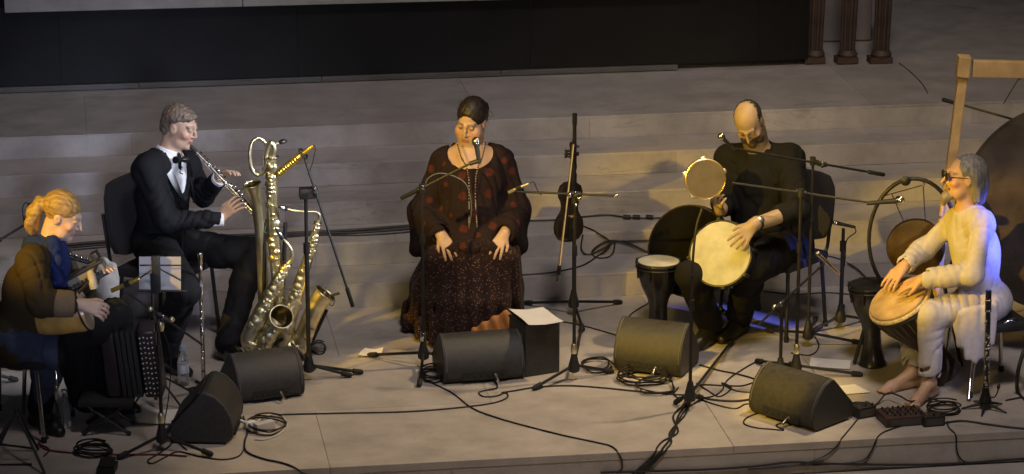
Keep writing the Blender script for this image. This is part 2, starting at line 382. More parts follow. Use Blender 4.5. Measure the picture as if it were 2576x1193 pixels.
# ------------------------------------------------------------------ organic surfaces: blended distance fields turned into one mesh
class SDF:
    def __init__(s, lo, hi, h):
        s.lo = np.asarray(lo, float); s.h = h
        s.n = np.maximum(4, np.ceil((np.asarray(hi)-s.lo)/h).astype(int)+1)
        s.v = np.full(s.n, .5, np.float32)
        s.ax = [(s.lo[i]+h*np.arange(s.n[i])).astype(np.float32) for i in range(3)]
    def _sl(s, lo, hi):
        a = np.clip(np.floor((lo-s.lo)/s.h).astype(int), 0, s.n); b = np.clip(np.ceil((hi-s.lo)/s.h).astype(int)+1, 0, s.n)
        return tuple(slice(int(i), int(j)) for i, j in zip(a, b))
    def _pts(s, sl):
        return s.ax[0][sl[0]][:, None, None], s.ax[1][sl[1]][None, :, None], s.ax[2][sl[2]][None, None, :]
    def _op(s, sl, d, k, mode):
        a = s.v[sl]
        if mode == 'add':
            r = np.minimum(a, d)
            if k: r = r - np.maximum(k-np.abs(a-d), 0)**2/(4*k)
        elif mode == 'sub':
            d = -d; r = np.maximum(a, d)
            if k: r = r + np.maximum(k-np.abs(a-d), 0)**2/(4*k)
        else:
            r = np.maximum(a, d)
        s.v[sl] = r
    def cone(s, a, b, ra, rb, k=.02, mode='add'):
        a = np.asarray(a, float); b = np.asarray(b, float); R = max(ra, rb); p = R+k+.03
        sl = s._sl(np.minimum(a, b)-p, np.maximum(a, b)+p)
        X, Y, Z = s._pts(sl); ab = b-a; L2 = max(1e-9, float(ab @ ab))
        t = np.clip(((X-a[0])*ab[0]+(Y-a[1])*ab[1]+(Z-a[2])*ab[2])/L2, 0, 1)
        d = np.sqrt((X-a[0]-t*ab[0])**2+(Y-a[1]-t*ab[1])**2+(Z-a[2]-t*ab[2])**2) - (ra+(rb-ra)*t)
        s._op(sl, d.astype(np.float32), k, mode); return s
    def chain(s, pts, rs, k=.02, mode='add'):
        for i in range(len(pts)-1): s.cone(pts[i], pts[i+1], rs[i], rs[i+1], k, mode)
        return s
    def ell(s, c, r, R=None, k=.02, mode='add'):
        c = np.asarray(c, float); r = np.asarray(r, float); R = np.eye(3) if R is None else np.asarray(R)
        p = float(r.max())+k+.03; sl = s._sl(c-p, c+p); X, Y, Z = s._pts(sl)
        X, Y, Z = X-c[0], Y-c[1], Z-c[2]
        q = [(R[0, i]*X+R[1, i]*Y+R[2, i]*Z)/r[i] for i in range(3)]
        k0 = np.sqrt(q[0]**2+q[1]**2+q[2]**2); k1 = np.sqrt((q[0]/r[0])**2+(q[1]/r[1])**2+(q[2]/r[2])**2)
        d = k0*(k0-1)/np.maximum(k1, 1e-6)
        s._op(sl, d.astype(np.float32), k, mode); return s
    def rbox(s, c, hf, R=None, rd=.01, k=.01, mode='add'):
        c = np.asarray(c, float); R = np.eye(3) if R is None else np.asarray(R); hf = np.asarray(hf, float)
        p = float(np.linalg.norm(hf))+k+.03; sl = s._sl(c-p, c+p); X, Y, Z = s._pts(sl)
        X, Y, Z = X-c[0], Y-c[1], Z-c[2]
        q = [np.abs(R[0, i]*X+R[1, i]*Y+R[2, i]*Z)-(hf[i]-rd) for i in range(3)]
        d = np.sqrt(sum(np.maximum(a, 0)**2 for a in q)) + np.minimum(np.maximum(np.maximum(q[0], q[1]), q[2]), 0) - rd
        s._op(sl, d.astype(np.float32), k, mode); return s
    def cut(s, p, n):                                     # drop everything on the side n points to
        n = nrm(n); X, Y, Z = s._pts((slice(None),)*3)
        s.v = np.maximum(s.v, ((X-p[0])*n[0]+(Y-p[1])*n[1]+(Z-p[2])*n[2]).astype(np.float32)); return s
    def wave(s, amp, fn):
        m = np.abs(s.v) < .06
        idx = np.nonzero(m)
        P = np.stack([s.ax[i][idx[i]] for i in range(3)], 1)
        s.v[idx] += (amp*fn(P)).astype(np.float32); return s
    def mesh(s):
        v = s.v; v[0], v[-1] = .5, .5; v[:, 0], v[:, -1] = .5, .5; v[:, :, 0], v[:, :, -1] = .5, .5
        ins = v < 0; n = s.n
        c = np.zeros(n-1, np.int8)
        for i in (0, 1):
            for j in (0, 1):
                for k in (0, 1): c += ins[i:n[0]-1+i, j:n[1]-1+j, k:n[2]-1+k]
        act = (c > 0) & (c < 8); ci = np.stack(np.nonzero(act), 1); m = len(ci)
        idm = np.full(n-1, -1, np.int32); idm[act] = np.arange(m)
        acc = np.zeros((m, 3)); cnt = np.zeros(m)
        corners = [(i, j, k) for i in (0, 1) for j in (0, 1) for k in (0, 1)]
        vals = {q: v[ci[:, 0]+q[0], ci[:, 1]+q[1], ci[:, 2]+q[2]] for q in corners}
        for q in corners:
            for a in range(3):
                if q[a] == 0:
                    r = list(q); r[a] = 1; A, B = vals[q], vals[tuple(r)]
                    x = (A < 0) != (B < 0); t = np.where(x, A/np.where(x, A-B, 1), 0)
                    pt = np.tile(np.array(q, float), (m, 1)); pt[:, a] += t
                    acc += pt*x[:, None]; cnt += x
        vs = s.lo + s.h*(ci + acc/np.maximum(cnt, 1)[:, None])
        fs = []
        for a in range(3):
            b, d = (a+1) % 3, (a+2) % 3
            sl0 = [slice(1, -1)]*3; sl1 = [slice(1, -1)]*3; sl0[a] = slice(0, n[a]-1); sl1[a] = slice(1, n[a])
            A, B = ins[tuple(sl0)], ins[tuple(sl1)]
            for sg in (0, 1):
                e = np.stack(np.nonzero((A & ~B) if sg == 0 else (~A & B)), 1)
                if not len(e): continue
                off = np.ones(3, int); off[a] = 0; e = e+off
                def cell(db, dd):
                    q = e.copy(); q[:, b] -= db; q[:, d] -= dd; return idm[q[:, 0], q[:, 1], q[:, 2]]
                q = np.stack([cell(1, 1), cell(0, 1), cell(0, 0), cell(1, 0)], 1)
                fs.append(q if sg == 0 else q[:, ::-1])
        fs = np.concatenate(fs); fs = fs[(fs >= 0).all(1)]
        return vs, fs
def smooth_noise(P, f, seed=0):
    r = np.random.RandomState(seed); o = 0
    for i in range(5):
        w = r.normal(size=3)*f; o = o + np.sin(P @ w + r.uniform(0, 6.28) + 1.3*np.sin(P @ (r.normal(size=3)*f*.6)))
    return o/5
def ridge(P, f, seed=0):                                   # creases: grooves along winding lines, with soft swells between
    a, b = smooth_noise(P, f, seed), smooth_noise(P*1.0+3, f*1.35, seed+50)
    return np.exp(-(a/.11)**2)*1.0+np.exp(-(b/.10)**2)*.7-.45+a*.8
def wrinkles(S, a, b, amp, n=5, seed=0, r=.13, t0=0.0, t1=1.0):     # slanting compression folds round a sleeve or leg
    a = np.asarray(a, float); ab = np.asarray(b, float)-a; L2 = float(ab@ab); u, w, d = basis(ab)
    def fn(P):
        q = P-a; t = q@ab/L2; x, y = q@u, q@w; rad = np.hypot(x, y)
        ph = 2*math.pi*n*t+2.6*np.sin(np.arctan2(y, x)+seed*1.3)+6.0*smooth_noise(P, 11, seed)
        g = (.5+.5*np.cos(ph))**5*(.35+.65*np.clip(.6+1.8*smooth_noise(P, 9, seed+9), 0, 1))
        return g*np.clip((t-t0)*8, 0, 1)*np.clip((t1-t)*8, 0, 1)*np.clip((r-rad)*30, 0, 1)
    return S.wave(amp, fn)
def facing(a, p=0.0):
    a, p = math.radians(a), math.radians(p)
    return math.cos(p)*(math.cos(a)*RGT - math.sin(a)*FH) + math.sin(p)*V(0, 0, 1)
def frame(f, up):                                          # columns: person's right, forward, up
    f = nrm(f); u = nrm(np.asarray(up)-f*np.dot(up, f)); return np.stack([np.cross(f, u), f, u], 1)

def head_prims(S, c, R, sc=1.0, female=False, nose=1.0, k=.012):
    P = lambda x, y, z: c + R @ (V(x, y, z)*sc)
    S.ell(P(0, -.018, .035), V(.074, .094, .082)*sc, R, .02)
    S.ell(P(0, .022, -.03), V(.060, .068, .084)*sc, R, .03)
    S.cone(P(-.035, .035, -.078), P(.035, .035, -.078), .028*sc, .028*sc, .03)           # jaw
    S.ell(P(0, .072, -.098), V(.024, .018, .018)*sc, R, .02)                             # chin
    for s in (-1, 1):
        S.ell(P(s*.043, .062, -.022), V(.022, .02, .018)*sc, R, .02)                      # cheek bones
        S.ell(P(s*.031, .093, .012), V(.017, .014, .010)*sc, R, .014, 'sub')              # eye sockets
        S.ell(P(s*.031, .078, .011), V(.0135, .0115, .0115)*sc, R, .003)                  # eyelids
        S.cone(P(s*.012, .086, .030), P(s*.046, .072, .031), .0065*sc, .0055*sc, .012)      # brow ridge
        S.ell(P(s*.074, -.006, -.004), V(.009, .019, .031)*sc, R, .006)                   # ears
        S.ell(P(s*.083, .002, -.002), V(.006, .009, .016)*sc, R, .006, 'sub')
        S.ell(P(s*.0105, .094, -.030), V(.0075, .009, .0068)*sc, R, .007)                    # nostril wings
    S.chain([P(0, .088, .022), P(0, .100, -.004), P(0, .108*nose, -.026)], [.0062*sc, .0072*sc, .0088*sc], .010)
    S.ell(P(0, .086, -.056), V(.021, .012, .0065)*sc, R, .006)                            # lips
    S.ell(P(0, .083, -.068), V(.018, .012, .007)*sc, R, .006)
    S.ell(P(0, .099, -.0615), V(.022, .008, .0022)*sc, R, .003, 'sub')
def head_cols(vs, c, R, sc, skin, lips, brow, cols=None):
    L = ((vs-c) @ R)/sc
    C = np.tile(np.array(skin), (len(vs), 1)) if cols is None else cols
    hd = (np.abs(L[:, 0]) < .09) & (np.abs(L[:, 2]) < .13) & (np.abs(L[:, 1]) < .14)
    lip = hd & (np.abs(L[:, 0]) < .024) & (L[:, 2] < -.049) & (L[:, 2] > -.076) & (L[:, 1] > .075)
    C[lip] = lips
    ax = np.abs(L[:, 0])
    br = hd & (ax > .010) & (ax < .052) & (L[:, 1] > .05) & (np.abs(L[:, 2]-(.033-.12*np.maximum(ax-.034, 0))) < .0048)
    C[br] = np.array(brow)*.62+np.array(skin)*.38
    ey = hd & (((ax-.031)/.0125)**2 + ((L[:, 2]-.009)/.0040)**2 < 1) & (L[:, 1] > .06)
    C[ey] = np.array(brow)*.7+np.array(skin)*.12
    warm = hd & (L[:, 1] > .02) & (L[:, 2] < .0) & (L[:, 2] > -.05) & (ax > .02)
    C[warm] = C[warm]*np.array([1.05, .93, .92])
    return C, L
def hand_prims(S, wr, d, n, side, sc=1.0, curl=.35, spread=.10, thumb=.6, curls=None):
    """wrist, direction of the fingers, back-of-hand normal; side = +1 if the thumb lies along n x d"""
    d = nrm(d); n = nrm(n-d*np.dot(n, d)); t = np.cross(n, d)*side
    P = lambda x, y, z: wr + (t*x + d*y + n*z)*sc
    for x in (-.030, -.010, .010, .030): S.cone(P(x*.6, .008, 0), P(x, .082, 0), .0145*sc, .0112*sc, .010)
    S.cone(wr-d*.03, P(0, .02, 0), .0245*sc, .023*sc, .02)
    lens = [.062, .073, .080, .070]
    for i, x in enumerate((-.034, -.012, .011, .033)):
        L = lens[i]*sc; cu = (curls[i] if curls else curl)
        b = P(x, .083, 0); dr = nrm(d + t*spread*(x/.03)); p = b; rr = [.0095, .0090, .0080, .0070]
        for q, fr in enumerate((.42, .32, .26)):
            a = cu*(q+.6)*1.0
            v = math.cos(a)*dr - math.sin(a)*n
            e = p+v*L*fr; S.cone(p, e, rr[q]*sc, rr[q+1]*sc, .0025); p = e
    b = P(.024, .022, -.004); v = nrm(d*.75+t*thumb-n*.25); e = b+v*.045*sc
    S.cone(b, e, .014*sc, .0105*sc, .008); v2 = nrm(d*.95+t*thumb*.35-n*.3); S.cone(e, e+v2*.033*sc, .010*sc, .0078*sc, .003)
def torso_prims(S, pel, che, nek, shl, shr, hpl, hpr, fwd, wid=1.0, dep=1.0, inf=0.0, belly=0.0, k=.05):
    lat = nrm(shr-shl); up = nrm(nek-che); f1 = nrm(np.cross(up, lat)); f1 = f1 if np.dot(f1, fwd) > 0 else -f1
    Rc = np.stack([lat, f1, up], 1)
    latp = nrm(hpr-hpl); upp = nrm(che-pel); f2 = nrm(np.cross(upp, latp)); f2 = f2 if np.dot(f2, fwd) > 0 else -f2
    Rp = np.stack([latp, f2, upp], 1)
    S.ell(pel, V(.165*wid+inf, .120*dep+inf, .115+inf), Rp, k)
    mid = (pel+che)/2
    S.ell(mid + f2*(.015+belly*.6), V(.145*wid+inf, .108*dep+inf+belly, .16+inf), Rp, k)
    S.ell(che, V(.160*wid+inf, .118*dep+inf, .17+inf), Rc, k)
    S.cone(shl*.86+che*.14, shr*.86+che*.14, .062+inf, .062+inf, k)
    S.cone(shl*.80+nek*.2, nek-up*.01, .050+inf, .050+inf, k); S.cone(shr*.80+nek*.2, nek-up*.01, .050+inf, .050+inf, k)
    return Rc, Rp
def arm_prims(S, sh, el, wr, inf=0.0, r=(.058, .044, .041, .029), k=.03, end=1.0):
    S.cone(sh, el, r[0]+inf, r[1]+inf, k); S.cone(el, el+(wr-el)*end, r[2]+inf, r[3]+(r[2]-r[3])*(1-end)+inf, k)
def leg_prims(S, hp, kn, an, inf=0.0, r=(.088, .060, .056, .038), k=.03, end=1.0):
    S.cone(hp, kn, r[0]+inf, r[1]+inf, k)
    cf = kn+(an-kn)*.32; S.cone(kn, cf, r[1]*.98+inf, r[2]+inf, k); S.cone(cf, kn+(an-kn)*end, r[2]+inf, r[3]+inf, k)
def foot_prims(S, an, d, sc=1.0, inf=0.0, heel=.0):
    d = V(d[0], d[1], 0); d = nrm(d); z0 = an[2]
    hl = an - d*.045*sc; hl[2] = max(.03, z0-.065)*1.0
    bl = an + d*.135*sc; bl[2] = .028+max(0, z0-.1)*.2
    to = an + d*.185*sc; to[2] = .020+max(0, z0-.1)*.2
    S.cone(an, hl, .036+inf, .030+inf, .02); S.cone(an, bl, .036+inf, .030+inf, .03); S.cone(hl, bl, .030+inf, .032+inf, .02); S.cone(bl, to, .034+inf, .024+inf, .02)
def bounds(pts, pad): P = np.array(pts); return P.min(0)-pad, P.max(0)+pad
m_skin = mat('skin', (.5, .33, .25), .5, attr='col', var=.06, vscale=30, bump=.05, bscale=160)
m_cloth = mat('woven cloth', (.5, .5, .5), .9, attr='col', var=.08, vscale=45, bump=.10, bscale=330, spec=.2)
m_clothsh = mat('dress wool', (.5, .5, .5), .78, attr='col', var=.10, vscale=30, bump=.15, bscale=400, spec=.25)
m_hair = mat('hair', (.1, .1, .1), .50, attr='col', var=.15, vscale=160, bump=.12, bscale=300)
def strands(C, vs, c, R, f=(260, 45, 120), amt=.5, seed=3):       # lighter and darker locks running with the hair
    L = (vs-c)@R; n = smooth_noise(L*np.array(f)/200., 200, seed)+.6*smooth_noise(L*np.array(f)/90., 200, seed+1)
    return np.clip(C*(1+amt*n)[:, None], .002, 1)
def garment(name, S, parent, colr, material=None, colfn=None, label=None):
    vs, fs = S.mesh()
    C = np.tile(np.array(colr, float), (len(vs), 1))
    if colfn: C = colfn(vs, C)
    o = obj(name, (vs, fs), material or m_cloth, parent, cols=C, angle=0)
    if label: o['label'] = label
    return o
def eye_parts(par, c, R, sc, dark=(.03, .02, .015)):
    me = mat('eye dark', dark, .25)
    for s in (-1, 1):
        obj('eye', MB().ball(c+R@(V(s*.031, .0815, .0085)*sc), V(.0060, .0060, .0016)*sc, 8, R), me, par)
# ------------------------------------------------------------------ the five musicians
# --- saxophonist in a dinner suit
def build_saxophonist():
    A = fl(400, 612, .58); A[2] = 0; J = Fr(A)
    T = thing('person', 'seated man in black dinner suit and bow tie playing a slim straight saxophone', 'person', A)
    f = facing(28); pel = J(398, 606); che = J(414, 468, 0); nek = J(420, 392, -.01); hc = J(453, 318, .0)
    shr = J(368, 424, -.16); shl = J(470, 416, .15)
    elr = J(418, 556, -.24); wrr = J(553, 551, -.20); ell_ = J(512, 494, .20); wrl = J(549, 452, .06)
    hpr = J(396, 626, -.10); hpl = J(410, 618, .09); knl = J(632, 640, .10); anl = fl(574, 868, .09)
    knr = fl(464, 728, .55); anr = fl(408, 890, .09)
    R = frame(facing(22, -16), V(0, 0, 1)); sc = .99
    hr_d = J(604, 500, -.19)-wrr; hl_d = J(578, 431, .02)-wrl
    lo, hi = bounds([pel, nek, hc, shr, shl, elr, wrr+hr_d*1.5, knl, anl, knr, anr, J(480, 930, -.5)], .20); lo[2] = -.01
    S = SDF(lo, hi, .0062)
    torso_prims(S, pel, che, nek, shl, shr, hpl, hpr, f, .9, .9)
    S.cone(nek-V(0, 0, .05), hc+R@V(0, -.022, -.06), .064, .060, .03)
    head_prims(S, hc, R, sc)
    arm_prims(S, shr, elr, wrr); arm_prims(S, shl, ell_, wrl); leg_prims(S, hpr, knr, anr); leg_prims(S, hpl, knl, anl)
    hand_prims(S, wrr, hr_d, nrm(-FH+V(0, 0, .9)-.3*RGT), 1, 1.05, .30, .12)
    hand_prims(S, wrl, hl_d, nrm(-RGT*.2+V(0, 0, .8)+FH*.5), -1, 1.0, .5, .1)
    vs, fs = S.mesh(); C, L = head_cols(vs, hc, R, sc, (.52, .34, .24), (.42, .20, .16), (.16, .11, .08))
    obj('body', (vs, fs), m_skin, T, cols=C, angle=0); eye_parts(T, hc, R, sc)
    # hair: cropped sides, fuller swept top
    H = SDF(hc-.2, hc+.2, .0045); P = lambda x, y, z: hc+R@(V(x, y, z)*sc)
    H.ell(P(0, -.024, .043), V(.0765, .094, .080)*sc, R); H.ell(P(0, .024, .074), V(.056, .066, .034)*sc, R, .02)
    H.ell(P(0, -.06, -.02), V(.066, .055, .06)*sc, R, .03)
    H.cut(P(0, .062, .055), R@V(0, .75, -.66)); 
    H.ell(P(.09, .045, .005), V(.045, .055, .055)*sc, R, .01, 'sub'); H.ell(P(-.09, .045, .005), V(.045, .055, .055)*sc, R, .01, 'sub')
    for s in (-1, 1): H.ell(P(s*.085, .002, -.01), V(.03, .026, .036)*sc, R, .01, 'sub')
    H.cut(P(0, -.05, -.075), R@V(0, 0, -1)); H.wave(.004, lambda p: smooth_noise(p, 130, 1))
    garment('hair', H, T, (.15, .11, .08), m_hair, lambda v, C: strands(C, v, hc, R, (220, 60, 140)))
    # trousers
    S = SDF(lo, hi, .0085); S.ell(pel, V(.18, .14, .13), frame(f, V(0, 0, 1)), .05)
    leg_prims(S, hpr, knr, anr, .022, (.092, .064, .056, .052), end=.97); leg_prims(S, hpl, knl, anl, .022, (.092, .064, .056, .052), end=.97)
    S.wave(.006, lambda p: ridge(p*V(1, 1, .6), 14, 4)); wrinkles(S, hpl, knl, .007, 5, 4, .16); wrinkles(S, knl, anl, .007, 6, 5); wrinkles(S, knr, anr, .007, 6, 6); garment('trousers', S, T, (.006, .006, .0075), m_clothsh)
    # shoes
    for an in (anr, anl):
        S = SDF(*bounds([an, an+f*.3], .14), .006); foot_prims(S, an, facing(38 if an is anr else 50), 1.02, .008)
        vs, fs = S.mesh(); obj('shoe', (vs, fs), mat('black patent leather', (.01, .01, .01), .18, coat=.5), T, angle=0)
    # white shirt
    S = SDF(lo, hi, .0085); Rc, Rp = torso_prims(S, pel, che, nek, shl, shr, hpl, hpr, f, .9, .9, .009)
    S.cut(pel+V(0, 0, .06), V(0, 0, -1)); garment('shirt', S, T, (.72, .72, .74))
    S = SDF(nek-.16, nek+.16, .005); nb = hc+R@V(0, -.022, -.06)
    ax = nrm(nb-nek); S.cone(nek-ax*.015, nek+ax*.04, .078, .070, .01); S.cone(nek, nek+ax*.2, .058, .058, .004, 'sub'); S.cut(nek+ax*.040, ax)
    garment('collar', S, T, (.76, .76, .78))
    for e, w in ((elr, wrr), (ell_, wrl)):
        a = nrm(w-e); S = SDF(w-.12, w+.12, .005); S.cone(w-a*.05, w+a*.012, .043, .041, .01); S.cone(w-a*.01, w+a*.06, .034, .034, .003, 'sub'); S.cut(w+a*.022, a)
        garment('cuff', S, T, (.76, .76, .80))
    # jacket, open in a deep V
    S = SDF(lo, hi, .0080); torso_prims(S, pel+V(0, 0, .0), che, nek-V(0, 0, .005), shl, shr, hpl, hpr, f, .93, .96, .028)
    arm_prims(S, shr, elr, wrr, .010, (.064, .052, .048, .040), end=.90); arm_prims(S, shl, ell_, wrl, .010, (.062, .050, .048, .040), end=.86)
    S.wave(.006, lambda p: ridge(p*V(1, 1, .6), 14, 9)); wrinkles(S, shr, elr, .007, 4, 1); wrinkles(S, elr, wrr, .007, 6, 2); wrinkles(S, ell_, wrl, .007, 5, 3)
    ch = che+f*.16; lat = Rc[:, 0]
    # V opening: a wedge subtracted from the chest
    top = nek+V(0, 0, .03)+f*.07; bot = J(478, 512, -.10)
    for q in np.linspace(0, 1, 9):
        p = top*(1-q)+bot*q; wd = .080*(1-q)+.018*q
        S.cone(p-lat*wd*.6-f*.03, p-lat*wd*.6+f*.18, .026+.01*(1-q), .03, .004, 'sub'); S.cone(p+lat*wd*.6-f*.03, p+lat*wd*.6+f*.18, .026+.01*(1-q), .03, .004, 'sub')
    S.cone(nek-V(0, 0, .01), nek+V(0, 0, .2), .072, .085, .01, 'sub')
    S.cut(pel+V(0, 0, -.09), V(0, 0, -1))
    garment('jacket', S, T, (.006, .006, .008), m_clothsh)
    # satin lapels lie along the V
    sat = mat('black satin', (.014, .014, .017), .28)
    for s in (-1, 1):
        pts = []
        for q in np.linspace(0, 1, 10):
            p = top*(1-q)+bot*q; wd = .084*(1-q)+.030*q
            w0 = p+lat*s*(wd+.010)-f*(.012*(1-q)); w1 = p+lat*s*(wd+.010+.045*math.sin(math.pi*min(1, q*.9+.12)))-f*(.020*(1-q)+.012)
            pts.append((w0, w1))
        m = MB(); n = len(pts); vsl = []
        for a, b in pts: vsl += [a, b, b+f*.006, a+f*.006]
        fsl = []
        for i in range(n-1):
            for k in range(4): l = (k+1) % 4; fsl.append((i*4+k, i*4+l, i*4+4+l, i*4+4+k))
        fsl += [(3, 2, 1, 0), tuple(4*(n-1)+k for k in range(4))]
        m.add(vsl, fsl); obj('lapel', m, sat, T)
    bt = J(455, 402, -.085); m = MB(); bl = nrm(lat)
    for s in (-1, 1): m.lathe(bt, bl*s, [(.006, 0), (.012, .012), (.020, .035), (.021, .05), (0, .052)], 10)
    m.ball(bt, .011, 8); obj('bow_tie', m, sat, T)
    # straight saxophone
    a = J(482, 371, -.02); b = J(668, 566, -.14); d = nrm(b-a); Ln = np.linalg.norm(b-a)
    X = thing('soprano_saxophone', 'slim straight silver saxophone held to the lips of the man in the suit', 'saxophone', b)
    obj('mouthpiece', MB().lathe(a, d, [(.004, -.035), (.009, -.02), (.011, 0), (.012, .04)], 12), m_blackp, X)
    obj('tube', MB().lathe(a+d*.035, d, [(.0085, 0), (.0095, .05), (.013, Ln*.5), (.019, Ln*.86), (.026, Ln*.93), (.042, Ln-.012), (.047, Ln), (.043, Ln), (.022, Ln*.93)], 18), m_silver, X)
    u, w, _ = basis(d); kk = MB()
    r2 = random.Random(5)
    for i in range(17):
        q = .10+.045*i; o = a+d*Ln*q; sd = nrm(u*r2.uniform(-1, 1)+w*r2.uniform(.2, 1)); rr = .011+.010*q
        kk.lathe(o+sd*(rr+.004), sd, [(.010, 0), (.011, .004), (.007, .006)], 10); kk.rod(o+sd*rr*.8, o+sd*(rr+.006), .0025, 6)
    for s in (-1, 1, .2): kk.rod(a+d*Ln*.12+u*s*.017, a+d*Ln*.88+u*s*.030, .0025, 6)
    stuff(obj('key_work', kk, m_silver, X))
build_saxophonist()

# --- singer
def skirt_mat():
    m = mat('speckled skirt', (.030, .016, .014), .9, spec=.2, sheen=.03); t = m.node_tree; b = t.nodes['Principled BSDF']; L = t.links.new
    g = t.nodes.new('ShaderNodeTexCoord'); v = t.nodes.new('ShaderNodeTexVoronoi'); v.inputs['Scale'].default_value = 75; L(g.outputs['Object'], v.inputs['Vector'])
    r = t.nodes.new('ShaderNodeMapRange'); r.inputs[1].default_value = .22; r.inputs[2].default_value = .36; r.inputs[3].default_value = 1; r.inputs[4].default_value = 0; L(v.outputs['Distance'], r.inputs[0])
    w = t.nodes.new('ShaderNodeTexWhiteNoise'); L(v.outputs['Position'], w.inputs['Vector'])
    k = t.nodes.new('ShaderNodeMath'); k.operation = 'GREATER_THAN'; k.inputs[1].default_value = .35; L(w.outputs['Value'], k.inputs[0])
    u = t.nodes.new('ShaderNodeMath'); u.operation = 'MULTIPLY'; L(r.outputs[0], u.inputs[0]); L(k.outputs[0], u.inputs[1])
    x = t.nodes.new('ShaderNodeMix'); x.data_type = 'RGBA'; L(u.outputs[0], x.inputs[0]); x.inputs[6].default_value = (.026, .013, .012, 1); x.inputs[7].default_value = (.17, .10, .07, 1)
    L(x.outputs[2], b.inputs['Base Color'])
skirt_mat()
def build_singer():
    A = fl(1186, 588, .56); A[2] = 0; J = Fr(A)
    T = thing('person', 'seated woman with tied dark hair in a black tunic with red dots and long skirt', 'person', A)
    f = facing(92); pel = J(1186, 580, .02); che = J(1186, 448, .0); nek = J(1184, 372, .02); hc = J(1186, 306, -.02)
    shl = J(1262, 408, .02); shr = J(1114, 406, .02)
    ell_ = J(1298, 532, -.02); elr = J(1064, 532, -.02); wrl = fl(1268, 590, .625); wrr = fl(1110, 592, .625)
    knl = fl(1240, 628, .53); knr = fl(1132, 630, .53); hpl = J(1230, 590); hpr = J(1142, 590)
    anl = fl(1230, 845, .10); anr = fl(1150, 845, .10)
    R = frame(facing(112, -20), V(0, 0, 1)+RGT*.10); sc = 1.02
    lo, hi = bounds([pel, nek, hc, shr, shl, ell_, elr, knl, anl, anr, fl(1014, 850), fl(1310, 880)], .17); lo[2] = 0.002
    S = SDF(lo, hi, .0052)
    Rc, Rp = torso_prims(S, pel, che, nek, shl, shr, hpl, hpr, f, 1.2, 1.3, 0, .04)
    S.cone(nek-V(0, 0, .06), hc+R@V(0, -.015, -.06), .070, .064, .035)
    S.cone(nek-V(0, 0, .05)+f*.03, che+f*.07, .09, .10, .05)
    head_prims(S, hc, R, sc, True); S.ell(hc+R@V(0, .03, -.075), V(.066, .066, .055), R, .03); S.ell(hc+R@V(-.045, .05, -.04), V(.028, .028, .03), R, .03); S.ell(hc+R@V(.045, .05, -.04), V(.028, .028, .03), R, .03)
    arm_prims(S, shr, elr, wrr); arm_prims(S, shl, ell_, wrl); leg_prims(S, hpr, knr+FH*.03, anr+FH*.10, -.015); leg_prims(S, hpl, knl+FH*.03, anl+FH*.10, -.015)
    hand_prims(S, wrr, J(1140, 640, -.42)-J(1110, 592, -.33), nrm(V(0, 0, .75)-FH*.75), -1, .98, .26, .24)
    hand_prims(S, wrl, J(1240, 636, -.42)-J(1268, 590, -.33), nrm(V(0, 0, .75)-FH*.75), 1, .98, .26, .24)
    vs, fs = S.mesh(); C, L = head_cols(vs, hc, R, sc, (.55, .37, .26), (.40, .19, .15), (.03, .022, .02))
    obj('body', (vs, fs), m_skin, T, cols=C, angle=0); eye_parts(T, hc, R, sc)
    P = lambda x, y, z: hc+R@(V(x, y, z)*sc)
    H = SDF(hc-.24, hc+.24, .005)
    H.ell(P(0, -.022, .045), V(.082, .100, .090)*sc, R); H.ell(P(0, -.075, -.005), V(.066, .055, .070)*sc, R, .03); H.ell(P(-.01, -.125, .01), V(.045, .04, .045)*sc, R, .015)
    H.ell(P(0, .098, -.022), V(.070, .074, .108)*sc, R, .012, 'sub')
    H.cut(P(0, -.05, -.085), R@V(0, .3, -1)); H.wave(.003, lambda p: smooth_noise((p-hc)@R*V(1, .4, .7), 150, 3))
    garment('hair', H, T, (.018, .013, .013), m_hair, lambda v, C: strands(C, v, hc, R, (220, 60, 140)))
    m = MB(); r3 = random.Random(11)
    for i in range(22):
        s = r3.choice((-1, 1, 1)); a = P(s*.075, r3.uniform(-.09, .02), r3.uniform(-.03, .09)); o = R@V(s*r3.uniform(.4, 1), r3.uniform(-1, .2), r3.uniform(-.5, .7))
        m.tube(spline([a, a+o*.012, a+o*.024+V(0, 0, r3.uniform(-.02, .0))], 3), [.0012]*6+[.0005], 4)
    stuff(obj('loose_strands', m, mat('dark strands', (.02, .015, .014), .6), T))
    # tunic with wide bell sleeves and a scoop neck
    S = SDF(lo, hi, .0075); torso_prims(S, pel, che, nek-V(0, 0, .01), shl, shr, hpl, hpr, f, 1.22, 1.38, .014, .05, .06)
    S.ell(che+f*.10-V(0, 0, .02), V(.16, .085, .09), Rc, .06)
    S.cone(J(1150, 600, -.14), J(1225, 600, -.14), .10, .10, .06); S.cone(J(1140, 618, -.24), J(1232, 618, -.24), .085, .085, .06)
    for sh, el, wr, sx, hang in ((shr, elr, wrr, -1, J(1046, 628, -.02)), (shl, ell_, wrl, 1, J(1308, 622, -.02))):
        S.cone(sh, el, .064, .068, .04); S.cone(el, wr+(el-wr)*.18, .070, .062, .04)
        S.cone(el, hang, .066, .040, .05); S.cone(wr+(el-wr)*.2, hang*.8+wr*.2, .05, .036, .05); S.cone(wr*.5+el*.5, hang*.85+wr*.15, .06, .036, .05)
        S.cone(wr+(el-wr)*.16, wr-(el-wr)*.2, .044, .050, .01, 'sub')
    S.wave(.011, lambda p: ridge(p*V(1.3, 1.3, .38), 18, 21)); S.wave(.003, lambda p: smooth_noise(p*V(1, 1, .3), 70, 22))
    S.ell(nek+f*.055-V(0, 0, .010), V(.128, .15, .105), np.stack([RGT, FH, V(0, 0, 1)], 1), .012, 'sub')
    dots = []
